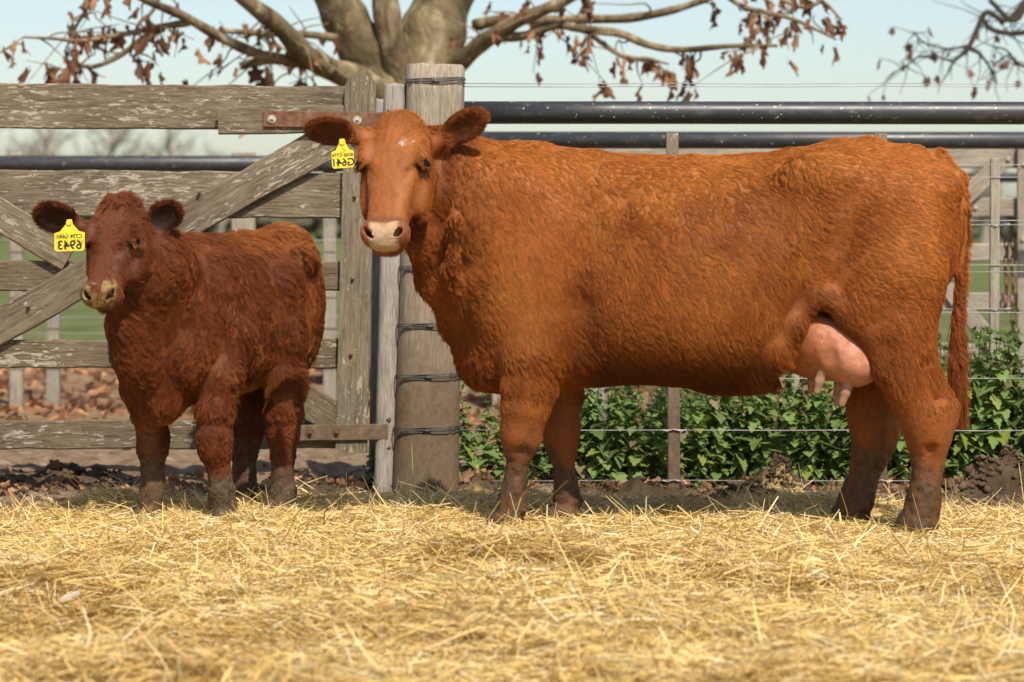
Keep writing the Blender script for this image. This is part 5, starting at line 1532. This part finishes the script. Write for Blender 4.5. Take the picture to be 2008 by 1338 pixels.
for i in range(7):
    V, Fc = lobed_leaf(i + 3)
    me = mesh_np("dead_leaf", V, Fc)
    c = np.array([(0.24, 0.105, 0.045), (0.155, 0.070, 0.034), (0.30, 0.145, 0.065), (0.11, 0.052, 0.028), (0.20, 0.085, 0.038), (0.34, 0.185, 0.095), (0.175, 0.078, 0.036)][i])
    col_attr(me, "leaf_color", c * (0.75 + 0.5 * vnoise(V * 5, i))[:, None]); me.materials.append(MAT_DEAD); DEAD.append((V, Fc, c, me))

def fallen_leaves():
    r = np.random.default_rng(91)
    Vs, Fs, Cs, n = [], [], [], 0
    for i in range(4200):
        V, Fc, c, _ = DEAD[r.integers(7)]
        if i < 3700: x, y = r.uniform(-9, 7), 14.3 + 9.5 * r.random()
        else: x, y = r.uniform(-2.5, 2.6), 11.75 + abs(r.normal(0, 0.35))
        s = r.uniform(0.09, 0.19) if i < 3700 else r.uniform(0.04, 0.09)
        a, b, cc = r.uniform(0, 6.28), r.normal(1.45, 0.35), r.uniform(-0.5, 0.5)
        M = rotm(a, b, cc)
        W = ((V + np.array((0, 0, 0.5))) * s) @ M.T
        z = float(ground_h(np.array([x]), np.array([y]))[0]) + 0.02
        Vs.append(W + np.array((x, y, z))); Fs.append(Fc + n); n += len(W)
        pale = r.uniform(0.9, 1.9)
        Cs.append(np.tile(np.clip(c * pale + (0.04, 0.03, 0.015), 0, 0.7), (len(W), 1)))
    me = mesh_np("fallen_leaves", np.concatenate(Vs), np.concatenate(Fs)); col_attr(me, "leaf_color", np.concatenate(Cs))
    tag(obj("fallen_leaves", me, MAT_DEAD), "dry brown fallen leaves littering the ground beyond the gate", "leaf litter", kind="stuff")
fallen_leaves()

# ------------------------------------------------------------------ trees
_m = NT("plane_bark"); _v = _m.coords((1, 1, 0.6))
_b1 = _m.ramp(_m.noise(_v, 5.5, 5, 0.6, 0.8), [(0.34, (0.060, 0.042, 0.024)), (0.46, (0.135, 0.098, 0.055)), (0.56, (0.22, 0.165, 0.095)), (0.66, (0.40, 0.33, 0.22))])
_b2 = _m.ramp(_m.noise(_v, 1.7, 4, 0.6), [(0.45, 0.0), (0.65, 0.55)])
_c = _m.mix(_b2, _b1, (0.105, 0.088, 0.032))
MAT_BARK = _m.out(_c, 0.85, 0.15); _m.bump(_m.noise(_v, 18, 5), 0.8, 0.03)
_m = NT("twig_bark"); _v = _m.coords()
MAT_TWIG = _m.out(_m.ramp(_m.noise(_v, 9, 4), [(0.3, (0.10, 0.070, 0.040)), (0.7, (0.30, 0.23, 0.13))]), 0.85, 0.15)
_m = NT("dark_twig"); MAT_TWIG_DARK = _m.out((0.045, 0.034, 0.026), 0.9)

def smooth_path(pts, radii, sub=5):
    pts = np.array(pts, float); n = len(pts)
    t = np.arange(n); tt = np.linspace(0, n - 1, (n - 1) * sub + 1)
    P = np.stack([spl(t, pts[:, k], tt) for k in range(pts.shape[1])], -1)
    return P, np.interp(tt, t, radii)

def build_tree():
    D0 = 19.0; s = D0 / F_PX
    base = Vector((*at(828, 450, D0)[:2], 0.0))
    root = empty("plane_tree", base); tag(root, "bare plane tree with mottled trunk and withered brown leaves behind the posts", "tree")
    B = np.array(base)
    P = lambda px, py, d: at(px, py, D0 + d) - B
    r = random.Random(8); nr = np.random.default_rng(8)
    def limb(name, pts, mat, jitter=0.0, n=12):
        path, rad = smooth_path([P(u, v, d) for u, v, d, _ in pts], [q * s for *_, q in pts])
        rad = rad * (1 + 0.06 * np.sin(np.arange(len(rad)) * 1.3 + pts[0][0]))
        mb = MB(); mb.tube([tuple(p) for p in path], list(rad), n); mb.build(name, mat, root, smooth=True)
        return path, rad
    limb("trunk", [(828, 815, 0, 112), (826, 700, 0, 92), (824, 450, 0, 84), (824, 250, 0, 80), (828, 150, 0, 76), (845, 80, 0, 66), (868, 0, 0.05, 58), (896, -110, 0.1, 58), (910, -300, 0.2, 48), (930, -600, 0.3, 34), (940, -900, 0.3, 12)], MAT_BARK, n=22)
    limb("branch", [(790, 200, -0.05, 60), (735, 130, -0.10, 52), (690, 60, -0.2, 46), (655, -10, -0.3, 42), (600, -140, -0.5, 36), (520, -400, -0.8, 24), (460, -700, -1, 8)], MAT_BARK, n=16)
    limb("branch", [(800, 170, -0.15, 36), (772, 90, -0.25, 30), (756, 10, -0.3, 26), (745, -120, -0.4, 22), (720, -420, -0.5, 10)], MAT_BARK, n=14)
    twiggy = []
    twiggy.append(limb("branch", [(790, 230, -0.2, 34), (720, 165, -0.35, 28), (650, 137, -0.6, 23), (598, 105, -0.9, 20), (548, 52, -1.1, 18), (482, 0, -1.3, 15), (400, -80, -1.5, 10)], MAT_BARK))
    twiggy.append(limb("branch", [(640, 130, -0.7, 13), (560, 118, -0.9, 11), (500, 104, -1.0, 10), (430, 72, -1.2, 9.5), (360, 32, -1.4, 8.5), (290, 2, -1.6, 7.5), (200, -50, -1.8, 5)], MAT_BARK, n=10))
    twiggy.append(limb("branch", [(660, 75, -0.5, 8), (600, 68, -0.6, 7), (520, 66, -0.8, 6), (430, 60, -1.0, 5)], MAT_BARK, n=8))
    twiggy.append(limb("branch", [(370, 45, -1.35, 7), (320, 52, -1.4, 6.5), (250, 66, -1.5, 5), (160, 80, -1.6, 4), (105, 76, -1.7, 3), (45, 73, -1.7, 2)], MAT_TWIG, n=8))
    twiggy.append(limb("branch", [(320, 58, -1.4, 6), (285, 72, -1.3, 6), (240, 106, -1.2, 5.5), (190, 130, -1.2, 4.5), (155, 130, -1.2, 4), (122, 138, -1.2, 3)], MAT_TWIG, n=8))
    twiggy.append(limb("branch", [(470, 130, -0.9, 8), (530, 118, -0.9, 9), (600, 122, -0.8, 10), (650, 140, -0.7, 12)], MAT_BARK, n=8))
    twiggy.append(limb("branch", [(870, 150, -0.2, 22), (915, 110, -0.4, 18), (965, 70, -0.6, 15), (1010, 45, -0.7, 13), (1060, 22, -0.8, 12), (1110, 0, -0.9, 11), (1200, -50, -1.1, 8)], MAT_BARK))
    twiggy.append(limb("branch", [(930, 50, -0.1, 12), (990, 38, -0.2, 11), (1060, 40, -0.3, 10), (1130, 38, -0.4, 9), (1230, 36, -0.5, 9), (1310, 22, -0.6, 8), (1380, 0, -0.7, 6.5), (1480, -40, -0.9, 4)], MAT_BARK, n=9))
    twiggy.append(limb("branch", [(965, 74, -0.6, 10), (1030, 70, -0.7, 9), (1090, 50, -0.8, 8), (1150, 58, -0.9, 8.5), (1215, 66, -1.0, 8), (1275, 90, -1.0, 7), (1340, 98, -1.0, 6), (1430, 91, -1.1, 5), (1525, 90, -1.1, 3)], MAT_BARK, n=9))
    twiggy.append(limb("branch", [(1150, 60, -0.9, 6), (1185, 88, -0.8, 5), (1225, 112, -0.8, 5), (1270, 116, -0.8, 4), (1312, 126, -0.8, 2)], MAT_TWIG, n=7))
    twiggy.append(limb("branch", [(1400, -30, -0.6, 6), (1450, 10, -0.7, 5), (1500, 25, -0.8, 4.5), (1560, 40, -0.9, 4), (1640, 78, -0.9, 2)], MAT_TWIG, n=7))
    twiggy.append(limb("branch", [(1530, 0, -0.8, 5), (1580, 15, -0.8, 4), (1615, 5, -0.8, 3.5), (1650, 40, -0.8, 2)], MAT_TWIG, n=7))
    twiggy.append(limb("branch", [(150, -40, -1.4, 5), (170, 10, -1.4, 4), (150, 50, -1.4, 3.5), (130, 95, -1.4, 2)], MAT_TWIG, n=7))
    twiggy.append(limb("branch", [(330, -50, -1.4, 5), (300, 20, -1.4, 4), (270, 50, -1.4, 3), (255, 110, -1.4, 2)], MAT_TWIG, n=7))
    leaf_at = []
    for bi, (path, rad) in enumerate(twiggy):
        L = np.linalg.norm(np.diff(path, axis=0), axis=1).sum()
        for k in range(int(5 + L * 4.2)):
            i = r.randrange(int(len(path) * 0.15), len(path)); p = path[i]
            ln = r.uniform(0.12, 0.42)
            a = r.uniform(0, 6.28)
            d = np.array((math.cos(a), 0.7 * math.sin(a * 1.7), r.uniform(-0.9, 0.7)))
            q1 = p + d * ln * 0.45; q2 = q1 + (d + np.array((r.uniform(-.7, .7), r.uniform(-.5, .5), r.uniform(-0.9, 0.3)))) * ln * 0.5
            qm = (np.array(p) + q1) / 2 + np.array((r.uniform(-1, 1), r.uniform(-1, 1), r.uniform(-1, 1))) * ln * 0.13
            pts_, rr = smooth_path([p, qm, q1, q2], [min(rad[i] * 0.6, 0.0085), 0.0062, 0.0048, 0.0024], 4)
            mb = MB(); mb.tube([tuple(t) for t in pts_], list(rr), 5); mb.build("twig", MAT_TWIG, root)
            leaf_at.append((q2, bi)); 
            if r.random() < 0.6: leaf_at.append((q1, bi))
        leaf_at.append((path[-1], bi))
    # hanging leaves, as many as the photograph shows, thickest at the right and the far left
    def weight(p):
        px = CX + (p[0] + B[0]) * F_PX / (p[1] + B[1]); v = HY - (p[2] + B[2] - CAM_H) * F_PX / (p[1] + B[1])
        w = np.interp(px, [60, 300, 450, 700, 950, 1050, 1250, 1680], [0.95, 0.8, 0.40, 0.10, 0.30, 0.75, 1.0, 1.0])
        return w if v > -40 else 0.25 * w
    k = 0
    for p, bi in leaf_at:
        for rep_ in range(2):
            if k >= 290 or r.random() > weight(p) * 0.95: continue
            me = DEAD[r.randrange(7)][3]
            o = obj("leaf", me, None, root); sc = r.uniform(0.075, 0.165)
            o.location = np.array(p) + nr.normal(0, 0.03, 3)
            o.scale = (sc * r.uniform(0.6, 1.05), sc, sc * r.uniform(0.9, 1.25)); o.rotation_euler = (r.uniform(-0.5, 0.5), r.uniform(-0.7, 0.7), r.uniform(0, 6.28)); k += 1
build_tree()

def build_right_tree():
    D0 = 21.0; s = D0 / F_PX
    base = Vector((*at(2480, 450, D0)[:2], 0.0))
    root = empty("small_tree", base); tag(root, "dark twiggy tree reaching its thin branches in above the pipe rail", "tree")
    B = np.array(base); P = lambda px, py, d: at(px, py, D0 + d) - B
    r = random.Random(18)
    def limb(name, pts, n=8):
        path, rad = smooth_path([P(u, v, d) for u, v, d, _ in pts], [q * s for *_, q in pts])
        mb = MB(); mb.tube([tuple(p) for p in path], list(rad), n); mb.build(name, MAT_TWIG_DARK, root, smooth=True); return path, rad
    limb("trunk", [(2480, 760, 0, 45), (2470, 400, 0, 38), (2440, 100, 0, 32), (2380, -100, 0, 26), (2300, -300, 0, 16)], 12)
    tw = [limb("branch", [(2440, 100, 0, 14), (2250, -20, 0, 11), (2120, -60, 0, 9), (2030, -20, 0, 7), (1990, 40, 0, 6), (1940, 0, 0, 5)]),
          limb("branch", [(2020, -10, 0, 6), (1975, 40, 0, 5), (1935, 24, 0, 6), (1915, 60, 0, 5.5), (1898, 95, 0, 5), (1870, 122, 0, 3), (1855, 150, 0, 1.5)]),
          limb("branch", [(2030, 60, 0, 6), (1985, 66, 0, 5), (1945, 58, 0, 5), (1928, 40, 0, 4)]),
          limb("branch", [(1900, 92, 0, 4), (1925, 110, 0, 3), (1945, 140, 0, 2), (1955, 165, 0, 1.2)]),
          limb("branch", [(2060, 120, 0, 4), (2005, 130, 0, 3), (1975, 100, 0, 2), (1950, 92, 0, 2)]),
          limb("branch", [(1905, 88, 0, 3), (1860, 96, 0, 2), (1815, 85, 0, 1.5), (1790, 60, 0, 1)]),
          limb("branch", [(1870, 120, 0, 2.5), (1810, 110, 0, 1.8), (1775, 130, 0, 1.4), (1748, 145, 0, 1)])]
    leaves = []
    for path, rad in tw:
        for k in range(13):
            i = r.randrange(len(path) // 4, len(path)); p = path[i]; a = r.uniform(0, 6.28); ln = r.uniform(0.1, 0.38)
            d = np.array((math.cos(a), 0.6 * math.sin(a * 2), r.uniform(-1, 0.6)))
            q1 = p + d * ln * 0.5; q2 = q1 + (d + np.array((r.uniform(-.6, .6), 0, r.uniform(-.6, .5)))) * ln * 0.5
            mb = MB(); mb.tube([tuple(p), tuple(q1), tuple(q2)], [0.0055, 0.0035, 0.002], 5); mb.build("twig", MAT_TWIG_DARK, root); leaves.append(q2)
    for p in leaves:
        if r.random() < 0.45:
            o = obj("leaf", DEAD[r.choice((1, 3, 6))][3], None, root); sc = r.uniform(0.05, 0.11); o.location = p; o.scale = (sc, sc, sc); o.rotation_euler = (r.uniform(-.5, .5), r.uniform(-.6, .6), r.uniform(0, 6.28))
build_right_tree()

# ------------------------------------------------------------------ far off: bare trees and a hedge line on the horizon
_m = NT("far_twig"); MAT_FAR = _m.out((0.30, 0.26, 0.205), 0.9, 0.1)
_m = NT("hedge"); MAT_HEDGE = _m.out(_m.ramp(_m.noise(_m.coords(), 0.7, 5), [(0.3, (0.055, 0.060, 0.035)), (0.7, (0.13, 0.12, 0.075))]), 0.95, 0.1)
def far_tree(px, D, H, seed):
    r = random.Random(seed)
    base = Vector((*at(px, 450, D)[:2], 0))
    root = empty("distant_tree", base); tag(root, "pale bare tree standing far off on the horizon beyond the gate", "tree", "bare trees on the horizon")
    mb = MB(); tw = MB()
    mb.tube([(0, 0, -0.2), (0.1, 0, H * 0.25), (0, 0, H * 0.6), (0.2, 0, H * 0.95)], [0.30, 0.24, 0.13, 0.03], 7)
    for k in range(46):
        z = H * r.uniform(0.18, 0.85); a = r.uniform(0, 6.28); ln = H * r.uniform(0.2, 0.42) * (1.1 - z / H * 0.6)
        d = np.array((math.cos(a), math.sin(a), r.uniform(0.2, 0.9))); p = np.array((0, 0, z)); q = p + d * ln * 0.5; e = q + (d + np.array((r.uniform(-.5, .5), r.uniform(-.5, .5), r.uniform(-.1, .5)))) * ln * 0.5
        tw.tube([tuple(p), tuple(q), tuple(e)], [0.09, 0.055, 0.02], 4)
        for j in range(9):
            t = r.random(); s0 = q + (e - q) * t; d2 = np.array((r.uniform(-1, 1), r.uniform(-1, 1), r.uniform(-0.3, 1))) * r.uniform(0.4, 1.3)
            tw.tube([tuple(s0), tuple(s0 + d2 * 0.5), tuple(s0 + d2 + np.array((0, 0, 0.15)))], [0.03, 0.022, 0.01], 3, cap=False)
    mb.build("trunk", MAT_FAR, root); tw.build("crown", MAT_FAR, root)["kind"] = "stuff"
for i, (px, D, H) in enumerate(((-60, 150, 8.2), (90, 165, 7.6), (215, 150, 7.4), (330, 175, 7.5), (430, 190, 6.2), (560, 200, 5.6), (1230, 210, 5.5), (1480, 190, 6.0), (1930, 170, 5.4))):
    far_tree(px, D, H, 500 + i)
def hedge():
    r = np.random.default_rng(66); n = 5200
    x = r.uniform(-75, 75, n); y = 225 + r.normal(0, 1.6, n)
    h = 2.0 + 1.1 * vnoise(np.stack([x * 0.12, x * 0, x * 0], -1), 5) + 0.8 * vnoise(np.stack([x * 0.6, x * 0, x * 0], -1), 6)
    z = h * np.sqrt(r.random(n)); s = r.uniform(0.25, 0.6, n)
    tri = r.normal(0, 1, (n, 4, 3)) * s[:, None, None] + np.stack([x, y, z], -1)[:, None]
    f = (np.arange(n) * 4)[:, None] + np.array((0, 1, 2, 3))
    tag(obj("hedgerow", mesh_np("hedgerow", tri.reshape(-1, 3), f), MAT_HEDGE), "dark hedgerow along the far edge of the green field", "hedge", kind="stuff")
hedge()
# ------------------------------------------------------------------ the animals
build_cow()
build_calf()
